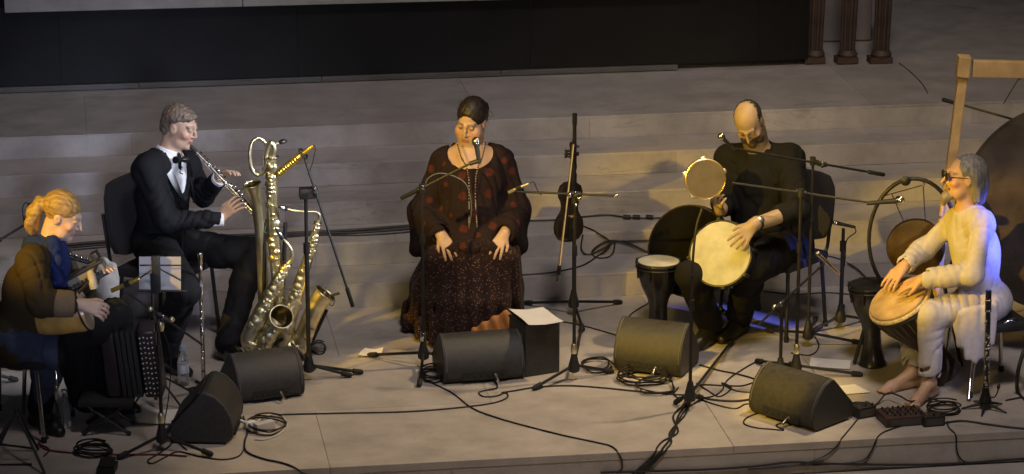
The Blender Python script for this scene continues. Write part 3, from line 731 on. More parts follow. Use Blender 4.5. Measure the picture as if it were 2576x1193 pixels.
    for x, y, r in [(1158, 437, .028), (1234, 429, .030), (1158, 495, .028), (1233, 491, .029), (1162, 572, .028), (1237, 565, .027), (1110, 408, .018), (1078, 424, .024), (1275, 403, .02), (1294, 430, .026), (1120, 470, .016), (1276, 478, .017), (1196, 536, .02), (1106, 527, .018), (1290, 510, .02), (1084, 500, .02), (1168, 617, .020), (1198, 588, .018), (1130, 545, .016), (1060, 560, .02), (1308, 560, .02), (1250, 600, .018)]:
        dots.append((x, y, r))
    def tun(vs, C):
        q = vs-CAM; px = 1288+FOC*(q@RGT)/(q@FWD); py = 596.5-FOC*(q@UPV)/(q@FWD)
        dist = np.linalg.norm(q, axis=1)
        for x, y, r in dots:
            near = np.nonzero((px-x)**2+(py-y)**2 < 36)[0]
            if len(near):
                c3 = vs[near[np.argmin(dist[near])]]
                C[np.linalg.norm(vs-c3, axis=1) < r*.88] = (.075, .020, .015)
        dn = (vs[:, 2] < .62) & (smooth_noise(vs, 300, 5) > .45); C[dn] = C[dn]*1.9+.006
        return C
    garment('tunic', S, T, (.020, .012, .013), colfn=tun)
    # long skirt: soft vertical folds from lap to hem
    S = SDF(lo, hi, .0080)
    S.cone(hpr, knr+V(0, 0, -.01), .12, .098, .05); S.cone(hpl, knl+V(0, 0, -.01), .12, .098, .05); S.cone((hpr+hpl)/2, (knr+knl)/2, .12, .09, .06)
    hem = [(1030, 836), (1062, 858), (1098, 872), (1134, 880), (1168, 884), (1204, 882), (1240, 876), (1272, 866), (1296, 846)]
    r4 = random.Random(4)
    for i, (hx, hy) in enumerate(hem):
        q = i/(len(hem)-1); top = knr*(1-q)+knl*q + V(0, 0, -.035)-FH*.035+RGT*(q-.5)*.16
        end = fl(hx, hy-14, .03); md = top*.5+end*.5 - FH*.045*math.sin(math.pi*q)
        S.chain([top, md, end], [.066, .052+r4.uniform(-.004, .006), .044], .03)
        S.cone(md+FH*.12, end+FH*.14, .07, .06, .05); S.cone(top+FH*.12, md+FH*.12, .07, .07, .05)
    S.wave(.012, lambda p: np.sin((p@RGT)*75+2*np.sin(p[:, 2]*5))*np.clip((.60-p[:, 2])*2.2, 0, 1))
    S.cut(V(0, 0, .012), V(0, 0, -1))
    garment('skirt', S, T, (.03, .016, .014), MATS['speckled skirt'])
    # underskirt front at the hem, orange light put into its brown
    S = SDF(J(1232, 820, -.50)-.24, J(1232, 820, -.50)+.24, .006)
    for hx in range(1196, 1290, 11): S.chain([J(hx, 790+abs(hx-1272)*.55, -.53), J(hx-3, 872, -.56)], [.020, .026], .016)
    S.wave(.005, lambda p: np.sin((p@RGT)*85+1.5*np.sin(p[:, 2]*30))); S.cut(V(0, 0, .006), V(0, 0, -1))
    garment('lit_underskirt', S, T, (.40, .17, .06), label='orange lit front of the brown underskirt showing at the hem')
    for an in (anr, anl):
        S = SDF(*bounds([an+FH*.12, an-FH*.2], .12), .007); foot_prims(S, an+FH*.12, -FH, .7, .0)
        vs, fs = S.mesh(); obj('shoe', (vs, fs), m_rubber, T, angle=0)
    # two long bead necklaces
    mbead = mat('pale beads', (.42, .38, .34), .3, var=.5, vscale=200); mb2 = mat('brown beads', (.06, .03, .02), .4)
    def neckl(nm, ptl, ptr, m_, r):
        m = MB(); path = spline(ptl, 16)+spline(ptr, 16)
        acc = 0; last = path[0]
        for p in path:
            if np.linalg.norm(p-last) > r*2.2: m.ball(p, r, 6); last = p
        stuff(obj(nm, m, m_, T))
    neckl('necklace', [J(1154, 358, -.09), J(1164, 400, -.165), J(1178, 440, -.225), J(1180, 500, -.235), J(1180, 570, -.26)], [J(1200, 570, -.26), J(1196, 500, -.235), J(1198, 440, -.225), J(1212, 400, -.165), J(1218, 352, -.08)], mbead, .0042)
    neckl('necklace', [J(1150, 360, -.088), J(1160, 396, -.16), J(1176, 428, -.22), J(1190, 510, -.24)], [J(1192, 512, -.24), J(1200, 430, -.22), J(1214, 394, -.16), J(1222, 356, -.07)], mb2, .0048)
build_singer()
# --- bald percussionist
def build_bald():
    A = fl(1962, 594, .52); A[2] = 0; J = Fr(A)
    T = thing('person', 'seated bald bearded man in black shirt holding a small tambourine above a white drum', 'person', A)
    f = facing(125); pel = J(1958, 590); che = J(1918, 468, -.06); nek = J(1912, 386, -.08); hc = J(1884, 308, -.16)
    shr = J(1832, 400, -.02); shl = J(1990, 398, -.10)
    elr = J(1822, 512, -.10); wrr = J(1812, 528, -.33); ell_ = J(2002, 530, -.44); wrl = J(1895, 566, -.68)
    hpl = J(1990, 618, -.08); hpr = J(1930, 612, .06); knl = fl(1892, 668, .51); knr = fl(1738, 694, .45)
    anl = fl(1858, 798, .10); anr = fl(1788, 818, .10)
    R = frame(facing(100, -47), V(0, 0, 1)-RGT*.16); sc = 1.01
    lo, hi = bounds([pel, nek, hc, shr, shl, ell_, wrl, knl, knr, anl, anr, fl(1780, 850)], .19); lo[2] = -.01
    S = SDF(lo, hi, .0065)
    torso_prims(S, pel, che, nek, shl, shr, hpl, hpr, f, 1.1, 1.2, 0, .04)
    S.cone(nek-V(0, 0, .06), hc+R@V(0, -.03, -.05), .075, .07, .03)
    head_prims(S, hc, R, sc, nose=1.05)
    arm_prims(S, shr, elr, wrr, .004); arm_prims(S, shl, ell_, wrl, .006); leg_prims(S, hpr, knr, anr); leg_prims(S, hpl, knl, anl)
    hand_prims(S, wrl, J(1842, 626, -.77)-wrl, nrm(-FH*.8+V(0, 0, .5)+RGT*.2), -1, 1.06, .22, .16, curls=[.3, .25, .2, .2])
    hand_prims(S, wrr, J(1796, 500, -.44)-wrr, nrm(-FH*.6-RGT*.5), 1, 1.05, .75, .08)
    vs, fs = S.mesh(); C, L = head_cols(vs, hc, R, sc, (.38, .27, .175), (.28, .16, .12), (.035, .025, .02))
    hd = (np.abs(L) < .14).all(1)
    bd = hd & (L[:, 1] > -.005) & (L[:, 2] < -.035) & ~((np.abs(L[:, 0]) < .02) & (L[:, 2] > -.072) & (L[:, 2] < -.052))
    C[bd] = C[bd]*.35+np.array([.012, .009, .008])
    fz = hd & (L[:, 1] < .03) & (L[:, 2] > -.03); w_ = np.clip((.035-L[:, 1]*.8-np.maximum(L[:, 2]-.03, 0)*1.0)*14, 0, 1)*.75; C[fz] = C[fz]*(1-w_[fz])[:, None]+np.array([.04, .03, .026])*w_[fz][:, None]
    obj('body', (vs, fs), m_skin, T, cols=C, angle=0); eye_parts(T, hc, R, sc)
    P = lambda x, y, z: hc+R@(V(x, y, z)*sc)
    H = SDF(hc-.2, hc+.2, .0048)                            # ring of short hair round the back and sides
    H.ell(P(0, -.026, .031), V(.0775, .092, .080)*sc, R); H.cut(P(0, -.005, .09), R@V(0, .80, .60)); H.cut(P(0, -.03, .085), R@V(0, 0.45, .9))
    H.cut(P(0, -.04, -.055), R@V(0, .2, -1)); H.cut(P(0, .030, 0), R@V(0, 1, 0))
    for s in (-1, 1): H.ell(P(s*.085, .002, -.01), V(.03, .024, .036)*sc, R, .01, 'sub')
    H.wave(.003, lambda p: smooth_noise(p, 150, 2)); garment('hair', H, T, (.030, .023, .020), m_hair, lambda v, C: strands(C, v, hc, R, (200, 120, 120)))
    B = SDF(hc-.2, hc+.2, .0045)                            # full short beard and moustache
    B.chain([P(-.058, .02, -.05), P(-.042, .052, -.085), P(0, .076, -.108), P(.042, .052, -.085), P(.058, .02, -.05)], [.012, .022, .027, .022, .012], .02)
    B.chain([P(-.026, .080, -.058), P(0, .094, -.044), P(.026, .080, -.058)], [.007, .008, .007], .006); B.chain([P(-.03, .076, -.06), P(-.02, .075, -.09)], [.009, .012], .01); B.chain([P(.03, .076, -.06), P(.02, .075, -.09)], [.009, .012], .01)
    B.wave(.003, lambda p: smooth_noise(p, 170, 6)); garment('beard', B, T, (.045, .033, .026), m_hair)
    # trousers
    S = SDF(lo, hi, .0085); S.ell(pel, V(.20, .17, .14), frame(f, V(0, 0, 1)), .05)
    leg_prims(S, hpr, knr, anr, .020, (.105, .062, .058, .05), end=.97); leg_prims(S, hpl, knl, anl, .024, (.108, .074, .064, .05), end=.97)
    S.wave(.006, lambda p: ridge(p*V(1, 1, .6), 14, 14)); wrinkles(S, hpl, knl, .007, 5, 4, .16); wrinkles(S, knl, anl, .007, 6, 5); garment('trousers', S, T, (.009, .0085, .009))
    for an in (anr, anl):
        S = SDF(*bounds([an, an+f*.3], .14), .0065); foot_prims(S, an, facing(122), 1.05, .01)
        vs, fs = S.mesh(); obj('shoe', (vs, fs), mat('black leather', (.012, .011, .01), .4), T, angle=0)
    # shirt, sleeves rolled to the elbow
    S = SDF(lo, hi, .008); Rc, Rp = torso_prims(S, pel, che, nek-V(0, 0, .005), shl, shr, hpl, hpr, f, 1.15, 1.28, .022, .045)
    S.cone(shr, elr, .080, .070, .03); S.cone(elr, elr*.45+wrr*.55, .066, .056, .03); S.cone(shl, ell_, .082, .072, .03); S.cone(ell_, ell_*.68+wrl*.32, .066, .060, .03)
    S.wave(.008, lambda p: ridge(p*V(1, 1, .5), 14, 17)); wrinkles(S, shl, ell_, .007, 5, 1); wrinkles(S, shr, elr, .007, 4, 2); S.wave(.003, lambda p: smooth_noise(p, 60, 18))
    S.cone(nek+V(0, 0, .03), nek+f*.03+V(0, 0, .2), .060, .08, .01, 'sub')
    S.cut(pel-V(0, 0, .08), V(0, 0, -1)); garment('shirt', S, T, (.0095, .009, .009))
    S = SDF(nek-.18, nek+.18, .0055); ax = nrm(hc-nek); S.cone(nek-ax*.02, nek+ax*.035, .090, .084, .01); S.cone(nek-ax*.05, nek+ax*.2, .074, .076, .004, 'sub'); S.cut(nek+ax*.04, ax); S.cone(nek+f*.08+V(0, 0, .02), nek+f*.2+V(0, 0, .02), .012, .04, .01, 'sub')
    garment('collar', S, T, (.0095, .009, .009))
    a = nrm(wrl-ell_); c = wrl-a*.035
    w = obj('wrist_watch', MB().lathe(c-a*.011, a, [(.036, 0), (.039, .002), (.039, .020), (.036, .022)], 18), m_rubber, T)
    n = nrm(-FH*.8+V(0, 0, .6)); n = nrm(n-a*np.dot(n, a)); obj('watch_face', MB().lathe(c+n*.036, n, [(.019, 0), (.020, .006), (.016, .008)], 16), m_steel, w)
build_bald()

# --- barefoot drummer in white
def build_white():
    A = fl(2480, 762, .46); A[2] = 0; J = Fr(A)
    T = thing('person', 'seated grey haired man in white tunic and trousers, barefoot, hands on a rope drum', 'person', A)
    f = facing(165); pel = J(2474, 752); che = J(2452, 620, .0); nek = J(2432, 524, .0); hc = J(2424, 446, -.02)
    shl = J(2474, 562, -.14); shr = J(2406, 556, .13)
    ell_ = J(2446, 690, -.26); wrl = J(2322, 702, -.20); elr = J(2318, 630, .15); wrr = J(2276, 668, .02)
    hpl = J(2476, 768, -.10); hpr = J(2470, 764, .10); knl = J(2342, 792, -.20); knr = J(2296, 800, .14)
    anl = fl(2338, 962, .09); anr = fl(2296, 936, .09)
    R = frame(facing(170, 3), V(0, 0, 1)+RGT*.05); sc = 1.0
    lo, hi = bounds([pel, nek, hc, shr, shl, ell_, wrr, knl, knr, anl, anr, fl(2215, 975), fl(2280, 1010), J(2240, 705)], .17); lo[2] = -.01
    S = SDF(lo, hi, .0065)
    torso_prims(S, pel, che, nek, shl, shr, hpl, hpr, f, .80, .82, -.01)
    S.cone(nek-V(0, 0, .05), hc+R@V(0, -.022, -.06), .062, .058, .03)
    head_prims(S, hc, R, sc, nose=1.08)
    arm_prims(S, shr, elr, wrr, -.008); arm_prims(S, shl, ell_, wrl, -.008); leg_prims(S, hpr, knr, anr, -.008); leg_prims(S, hpl, knl, anl, -.008)
    dn = nrm(-.52*RGT-.17*FH+.83*V(0, 0, 1))
    hand_prims(S, wrl, J(2262, 724, -.12)-wrl, dn, 1, 1.05, .12, .12); hand_prims(S, wrr, J(2240, 708, -.02)-wrr, nrm(dn-.4*FH), -1, 1.05, .22, .12)
    for an, d in ((anl, fl(2290, 1003)-fl(2338, 975)), (anr, fl(2226, 962)-fl(2300, 948))):
        foot_prims(S, an, d, 1.02, -.004); d = nrm(V(d[0], d[1], 0)); lt = np.cross(V(0, 0, 1), d)
        for q in (-2, -1, 0, 1, 2):
            b = V(an[0], an[1], 0)+d*(.175)+lt*q*.0165+V(0, 0, .018); S.cone(b, b+d*(.040-.006*abs(q)), .0095, .0085, .004)
    vs, fs = S.mesh(); C, L = head_cols(vs, hc, R, sc, (.50, .32, .22), (.36, .19, .15), (.12, .11, .10))
    obj('body', (vs, fs), m_skin, T, cols=C, angle=0); eye_parts(T, hc, R, sc)
    P = lambda x, y, z: hc+R@(V(x, y, z)*sc)
    H = SDF(hc-.24, hc+.24, .005)                           # shoulder-grazing grey hair, thin on top
    H.ell(P(0, -.028, .040), V(.081, .098, .086)*sc, R); H.ell(P(0, -.075, -.03), V(.074, .055, .10)*sc, R, .03)
    for s in (-1, 1): H.cone(P(s*.06, -.035, .02), P(s*.064, -.065, -.105), .030, .022, .03)
    H.cone(P(0, -.09, -.02), P(0, -.095, -.12), .05, .035, .03)
    H.cut(P(0, .045, .075), R@V(0, .85, .15)); H.ell(P(0, .10, -.01), V(.10, .078, .10)*sc, R, .012, 'sub')
    for s in (-1, 1): H.ell(P(s*.09, .004, -.008), V(.028, .022, .036)*sc, R, .01, 'sub')
    H.wave(.005, lambda p: smooth_noise((p-hc)@R*V(1, 1, .35), 130, 8)); garment('hair', H, T, (.17, .165, .17), m_hair, lambda v, C: strands(C, v, hc, R, (240, 200, 50)))
    B = SDF(hc-.22, hc+.2, .0048)
    B.chain([P(-.05, .03, -.075), P(0, .085, -.11), P(.05, .03, -.075)], [.010, .022, .010], .02); B.cone(P(0, .082, -.100), P(0, .096, -.145), .024, .012, .02)
    B.chain([P(-.026, .084, -.055), P(0, .096, -.044), P(.026, .084, -.055)], [.007, .008, .007], .006)
    B.wave(.003, lambda p: smooth_noise(p, 160, 6)); garment('beard', B, T, (.20, .185, .17), m_hair)
    # glasses
    G = obj('glasses', MB().torus(P(-.032, .104, .010), R@V(0, 1, 0), .021*sc, .0028, 18, 6).torus(P(.032, .104, .010), R@V(0, 1, 0), .021*sc, .0028, 18, 6).rod(P(-.011, .106, .013), P(.011, .106, .013), .0025, 6).rod(P(-.053, .102, .014), P(-.078, -.005, .014), .0028, 6).rod(P(.053, .102, .014), P(.078, -.005, .014), .0028, 6), m_blackp, T)
    for s in (-1, 1): obj('lens', MB().lathe(P(s*.032, .1035, .010), R@V(0, 1, 0), [(.020*sc, -.0008), (.020*sc, .0008)], 18), mat('dark lens', (.015, .012, .01), .08, coat=.4), G)
    # trousers: loose, white, ending above the ankle
    wc = (.46, .44, .47)
    S = SDF(lo, hi, .0082); S.ell(pel, V(.18, .15, .12), frame(f, V(0, 0, 1)), .05)
    for hp, kn, an in ((hpl, knl, anl), (hpr, knr, anr)):
        S.cone(hp, kn, .100, .076, .04); S.cone(kn, kn*.16+an*.84, .074, .062, .03); S.cone(an*.8+kn*.2, an-(kn-an)*.3, .048, .048, .01, 'sub')
    S.wave(.004, lambda p: ridge(p*V(1, 1, .25), 15, 33)); wrinkles(S, hpl, knl, .007, 6, 4, .15); wrinkles(S, knl, anl, .007, 5, 5); wrinkles(S, knr, anr, .007, 5, 6)
    S.cut(V(0, 0, .115), V(0, 0, -1)); garment('trousers', S, T, wc)
    # tunic with split neck, long tails
    S = SDF(lo, hi, .0078); Rc, Rp = torso_prims(S, pel, che, nek-V(0, 0, .012), shl, shr, hpl, hpr, f, .90, .92, .010)
    S.cone(shl, ell_, .050, .058, .03); S.cone(ell_, ell_*.12+wrl*.88, .058, .056, .03); S.cone(shr, elr, .050, .056, .03); S.cone(elr, elr*.15+wrr*.85, .062, .052, .03)
    for w, e in ((wrl, ell_), (wrr, elr)): S.cone(w*.85+e*.15, w*1.5-e*.5, .040, .044, .006, 'sub')
    S.ell(J(2440, 782, -.10), V(.12, .08, .07), None, .05)
    for a, b in (((2408, 792, -.22), (2412, 868, -.25)), ((2428, 785, -.23), (2432, 900, -.27)), ((2452, 780, -.23), (2452, 908, -.27)), ((2476, 775, -.22), (2472, 896, -.26)), ((2498, 768, -.18), (2494, 862, -.22))):
        S.chain([J(*a), J(*b)], [.030, .016], .03)
    S.wave(.007, lambda p: ridge(p*V(1, 1, .18), 18, 37)); wrinkles(S, shl, ell_, .007, 5, 1); wrinkles(S, ell_, wrl, .007, 6, 2); wrinkles(S, elr, wrr, .007, 5, 3)
    S.cone(nek+V(0, 0, .0), nek+V(0, 0, .2), .066, .09, .01, 'sub')
    S.chain([nek+f*.09+V(0, 0, .03), nek+f*.15-V(0, 0, .08)], [.007, .004], .003, 'sub')
    garment('tunic', S, T, wc)
build_white()

# --- accordion and hurdy-gurdy player on the left
def build_left():
    A = fl(55, 850, .50); A[2] = 0; J = Fr(A)
    T = thing('person', 'seated person with blond ponytail, brown jacket and blue scarf bent over a wooden hurdy-gurdy', 'person', A)
    f = facing(12); pel = J(52, 842); che = J(82, 718, .0); nek = J(112, 632, .01); hc = J(158, 543, .02)
    shr = J(80, 656, -.16); shl = J(140, 650, .15)
    elr = J(104, 762, -.27); wrr = J(206, 766, -.23); ell_ = J(190, 735, .18); wrl = J(232, 690, .06)
    hpr = J(58, 862, -.09); hpl = J(60, 852, .09); knl = J(280, 800, .06); anl = fl(268, 985, .09); knr = fl(128, 886, .46); anr = fl(100, 1032, .09)
    R = frame(facing(10, -24), V(0, 0, 1)); sc = 1.0
    lo, hi = bounds([pel, nek, hc, shr, shl, elr, wrr+.05, knl, anl, knr, anr, fl(150, 1075)], .19); lo[2] = -.01
    S = SDF(lo, hi, .0065)
    torso_prims(S, pel, che, nek, shl, shr, hpl, hpr, f, .92, .95)
    S.cone(nek-V(0, 0, .05), hc+R@V(0, -.022, -.06), .058, .055, .03)
    head_prims(S, hc, R, sc, True, nose=1.04)
    arm_prims(S, shr, elr, wrr); arm_prims(S, shl, ell_, wrl); leg_prims(S, hpr, knr, anr); leg_prims(S, hpl, knl, anl)
    hand_prims(S, wrr, J(244, 776, -.24)-wrr, nrm(V(0, 0, .7)-FH*.7), 1, 1.02, .62, .08); hand_prims(S, wrl, J(262, 672, .0)-wrl, nrm(V(0, 0, 1)), -1, 1.0, .4, .1)
    vs, fs = S.mesh(); C, L = head_cols(vs, hc, R, sc, (.64, .45, .35), (.5, .26, .22), (.3, .2, .1))
    obj('body', (vs, fs), m_skin, T, cols=C, angle=0); eye_parts(T, hc, R, sc)
    P = lambda x, y, z: hc+R@(V(x, y, z)*sc)
    H = SDF(hc-.30, hc+.2, .005)
    H.ell(P(0, -.022, .042), V(.080, .098, .087)*sc, R); H.ell(P(0, .10, -.04), V(.085, .080, .092)*sc, R, .012, 'sub'); H.cut(P(0, -.03, -.03), R@V(0, .55, -.85))
    H.ell(P(.085, .004, -.012), V(.028, .024, .034)*sc, R, .008, 'sub')
    H.chain([P(0, -.100, .022), P(0, -.132, .010), P(.01, -.140, -.05), P(.005, -.125, -.12), P(.0, -.10, -.165)], [.020, .030, .036, .034, .018], .02)
    H.chain([P(.03, -.12, -.03), P(.04, -.135, -.10), P(.03, -.105, -.15)], [.018, .022, .012], .015)
    H.wave(.0035, lambda p: smooth_noise((p-hc)@R*V(1, .35, .8), 140, 8)); H.wave(.006, lambda p: smooth_noise((p-hc)@R*V(1, 1, .5), 110, 12)*np.clip((-((p-hc)@R)[:, 1]-.085)*14, 0, 1)); garment('hair', H, T, (.36, .235, .085), m_hair, lambda v, C: strands(C, v, hc, R, (260, 45, 150)))
    obj('hair_tie', MB().torus(P(0, -.108, .018), R@V(0, 1, -.1), .022, .007, 14, 6), m_rubber, T)
    # trousers: wide black far leg, near leg faded denim
    S = SDF(lo, hi, .0085); S.ell(pel, V(.18, .14, .13), frame(f, V(0, 0, 1)), .05)
    S.cone(hpl, knl, .11, .095, .04); S.cone(knl, anl+V(0, 0, .05), .092, .105, .04); S.cone(J(180, 850, .02), fl(220, 985, .14), .09, .10, .05); S.cone(J(150, 840, 0), J(240, 820, 0), .10, .10, .05)
    leg_prims(S, hpr, knr, anr, .018, (.095, .066, .056, .046), end=.95)
    S.wave(.011, lambda p: ridge(p*V(1, 1, .5), 17, 44)); S.cut(V(0, 0, .03), V(0, 0, -1))
    lim = (J(160, 900, 0)@RGT)
    def den(vs, C):
        m = (vs@RGT < lim) & (vs@FH < A@FH-.05); C[m] = (.055, .065, .11); return C
    garment('trousers', S, T, (.012, .012, .013), colfn=den)
    for an in (anr, anl):
        S = SDF(*bounds([an, an+f*.3], .14), .0065); foot_prims(S, an, facing(50 if an is anr else 30), 1.0, .008)
        vs, fs = S.mesh(); obj('shoe', (vs, fs), MATS['black leather'], T, angle=0)
    # blue scarf and shirt front
    S = SDF(lo, hi, .0075); S.chain([nek+V(0, 0, .02)-f*.05, nek+V(0, 0, .01)+f*.045, J(146, 665, -.03), J(150, 715, -.05)], [.070, .072, .058, .045], .03)
    S.chain([J(132, 612, -.08), J(140, 660, -.10), J(146, 708, -.10)], [.04, .036, .03], .03)
    S.wave(.010, lambda p: ridge(p*V(1, 1, .6), 26, 51)); garment('scarf', S, T, (.018, .032, .13))
    # brown jacket
    S = SDF(lo, hi, .008); torso_prims(S, pel, che, nek-V(0, 0, .02), shl, shr, hpl, hpr, f, .92, 1.0, .020)
    S.cone(J(50, 868, -.04), J(48, 800, .04), .13, .12, .05)
    arm_prims(S, shr, elr, wrr, .018, (.058, .054, .052, .046), end=.62); arm_prims(S, shl, ell_, wrl, .016, (.068, .060, .056, .046), end=.8)
    S.wave(.007, lambda p: ridge(p*V(1, 1, .5), 14, 54)); wrinkles(S, shr, elr, .007, 4, 1); wrinkles(S, elr, wrr, .007, 5, 2); S.cone(nek, nek+V(0, 0, .2)+f*.06, .066, .1, .01, 'sub'); S.chain([nek+f*.10, che+f*.18], [.05, .03], .01, 'sub')
    garment('jacket', S, T, (.055, .040, .020))
    S = SDF(elr-.2, wrr+.2, .006); a = nrm(wrr-elr); q = elr*.42+wrr*.58; S.cone(q-a*.03, q+a*.025, .071, .068, .01); S.cone(q+a*.01, q+a*.2, .050, .05, .004, 'sub'); S.cut(q+a*.045, a); S.cut(q-a*.06, -a)
    garment('rolled_cuff', S, T, (.22, .16, .10))
build_left()
# ------------------------------------------------------------------ equipment
def surf(x, y, up=.0):                                     # point of the stage, steps or front step seen at a pixel
    for k in range(5, 0, -1):
        p = fl(x, y, k*RIS); y0 = YB+(k-1)*TRD; y1 = YB+k*TRD if k < 5 else 99
        if y0 <= p[1] < y1: return p+V(0, 0, up)
        q = aty(x, y, y0-.004)
        if (k-1)*RIS <= q[2] <= k*RIS: return q+V(0, -up, 0)
    p = fl(x, y, 0)
    if p[1] >= YF: return p+V(0, 0, up)
    q = aty(x, y, YF)
    if q[2] > -.166: return q+V(0, -up-.002, 0)
    return fl(x, y, -.166)+V(0, 0, up)
def mic_stand(label, hub, top, legs, boom=None, name='microphone_stand', hz=.10, group='microphone stands', weight=True, r=.0095, collar=None):
    B = fl(hub[0], hub[1], hz); G = V(B[0], B[1], 0); F = Fr(G)
    T = thing(name, label, 'stand', G, group)
    zt = zat(B, top)
    obj('hub', MB().lathe(V(B[0], B[1], hz-.055), (0, 0, 1), [(.018, 0), (.030, .008), (.032, .03), (.022, .07), (.014, .11)], 14), m_blackp, T)
    for lx, ly in legs:
        e = fl(lx, ly, .014); a = V(B[0], B[1], hz-.02)+nrm(e-V(B[0], B[1], .014))*.02
        l = obj('leg', MB().rod(a, e, .0085, 8), m_black, T)
        d = nrm(e-a); obj('rubber_foot', MB().tube([e-d*.05, e-d*.045, e, e+d*.012], [.010, .0145, .0145, .010], 10), m_rubber, l)
    zm = hz+.05+(zt-hz)*.55
    obj('pole', MB().lathe(V(B[0], B[1], hz+.04), (0, 0, 1), [(r, 0), (r, zm-hz), (r*1.5, zm-hz+.002), (r*1.5, zm-hz+.06), (r*.8, zm-hz+.062), (r*.8, max(zm-hz+.07, zt-hz-.04))], 12), m_black, T)
    if collar: obj('collar', MB().lathe(V(B[0], B[1], hz+.052), (0, 0, 1), [(.016, 0), (.019, .01), (.016, .045), (.011, .055)], 14), m_chrome if collar == 'c' else m_brass, T)
    if boom:
        a, b = F(*boom[0]), F(*boom[1]); d = nrm(b-a)
        bo = obj('boom', MB().rod(a, b, .0065, 8), m_black, T)
        if weight: obj('grip', MB().tube([b-d*.11, b-d*.105, b-d*.005, b], [.0065, .0115, .0115, .008], 10), m_rubber, bo)
        t = V(B[0], B[1], zt); q = a+d*np.dot(t-a, d)
        obj('clutch', MB().tube([t-V(0, 0, .03), t+V(0, 0, .015)], .017, 12).rod(t, q, .010, 8).tube([q-d*.028, q+d*.028], .015, 12).rod(q, q-FH*.035, .007, 8).ball(q-FH*.038, .013, 8), m_blackp, T)
        obj('clutch_bolt', MB().ball(q-FH*.018+V(0, 0, .014), .008, 8), m_chrome, bo)
    return T, F, V(B[0], B[1], zt)
def stick_mic(label, a, b, name='microphone', ball=.024, body=m_blackp, grill=m_steel, r=.013):      # from tail a to head b
    d = nrm(b-a); L_ = np.linalg.norm(b-a); T = thing(name, label, 'microphone', a, 'microphones')
    obj('handle', MB().lathe(a, d, [(r*.7, 0), (r*.85, .01), (r, L_*.6), (r*1.25, L_-ball*1.1), (r*1.3, L_-ball)], 14), body, T)
    obj('grille', MB().ball(b-d*ball*.4, (ball, ball, ball*1.08), 14, np.stack(basis(d), 1)), grill, T)
    obj('ring', MB().lathe(b-d*ball*1.15, d, [(r*1.3, 0), (ball*.95, .004), (ball*.95, .012), (r*1.2, .016)], 14), m_chrome, T)
    return T
def pencil_mic(label, a, b, body, r=.010):
    d = nrm(b-a); L_ = np.linalg.norm(b-a); T = thing('condenser_microphone', label, 'microphone', a, 'microphones')
    obj('barrel', MB().lathe(a, d, [(r*.6, 0), (r, .008), (r, L_*.62), (r*.85, L_*.63), (r*.85, L_*.68), (r, L_*.69), (r, L_*.72)], 14), body, T)
    obj('capsule', MB().lathe(a+d*L_*.725, d, [(r, 0), (r*1.06, .004), (r*1.06, L_*.26), (r*.7, L_*.275)], 14), body, T)
    obj('clip', MB().lathe(a+d*L_*.35, d, [(r*1.45, 0), (r*1.5, .012), (r*1.45, .03)], 12), m_blackp, T)
    return T
def cable(label, pts, r=.0042, m=None, n=6, name='cable', group='cables on the stage', jit=0, up=None, T=None):
    if isinstance(pts[0], tuple):                           # lies on the stage: every point of the run rests on the surface below it
        q2 = spline([V(p[0], p[1], p[2] if len(p) > 2 else 0) for p in pts], n+2)
        q = [surf(a[0], a[1], (up or r)+max(0, a[2])) for a in q2]
        q = [q[0]]+[(q[k-1]+2*q[k]+q[k+1])/4 if abs(q[k-1][2]-q[k+1][2]) < .02 else q[k] for k in range(1, len(q)-1)]+[q[-1]]
    else: q = spline(pts, n)
    o = obj(name, MB().tube(q, r, 6), m or m_cable)
    return tag(o, label, 'cable', group)
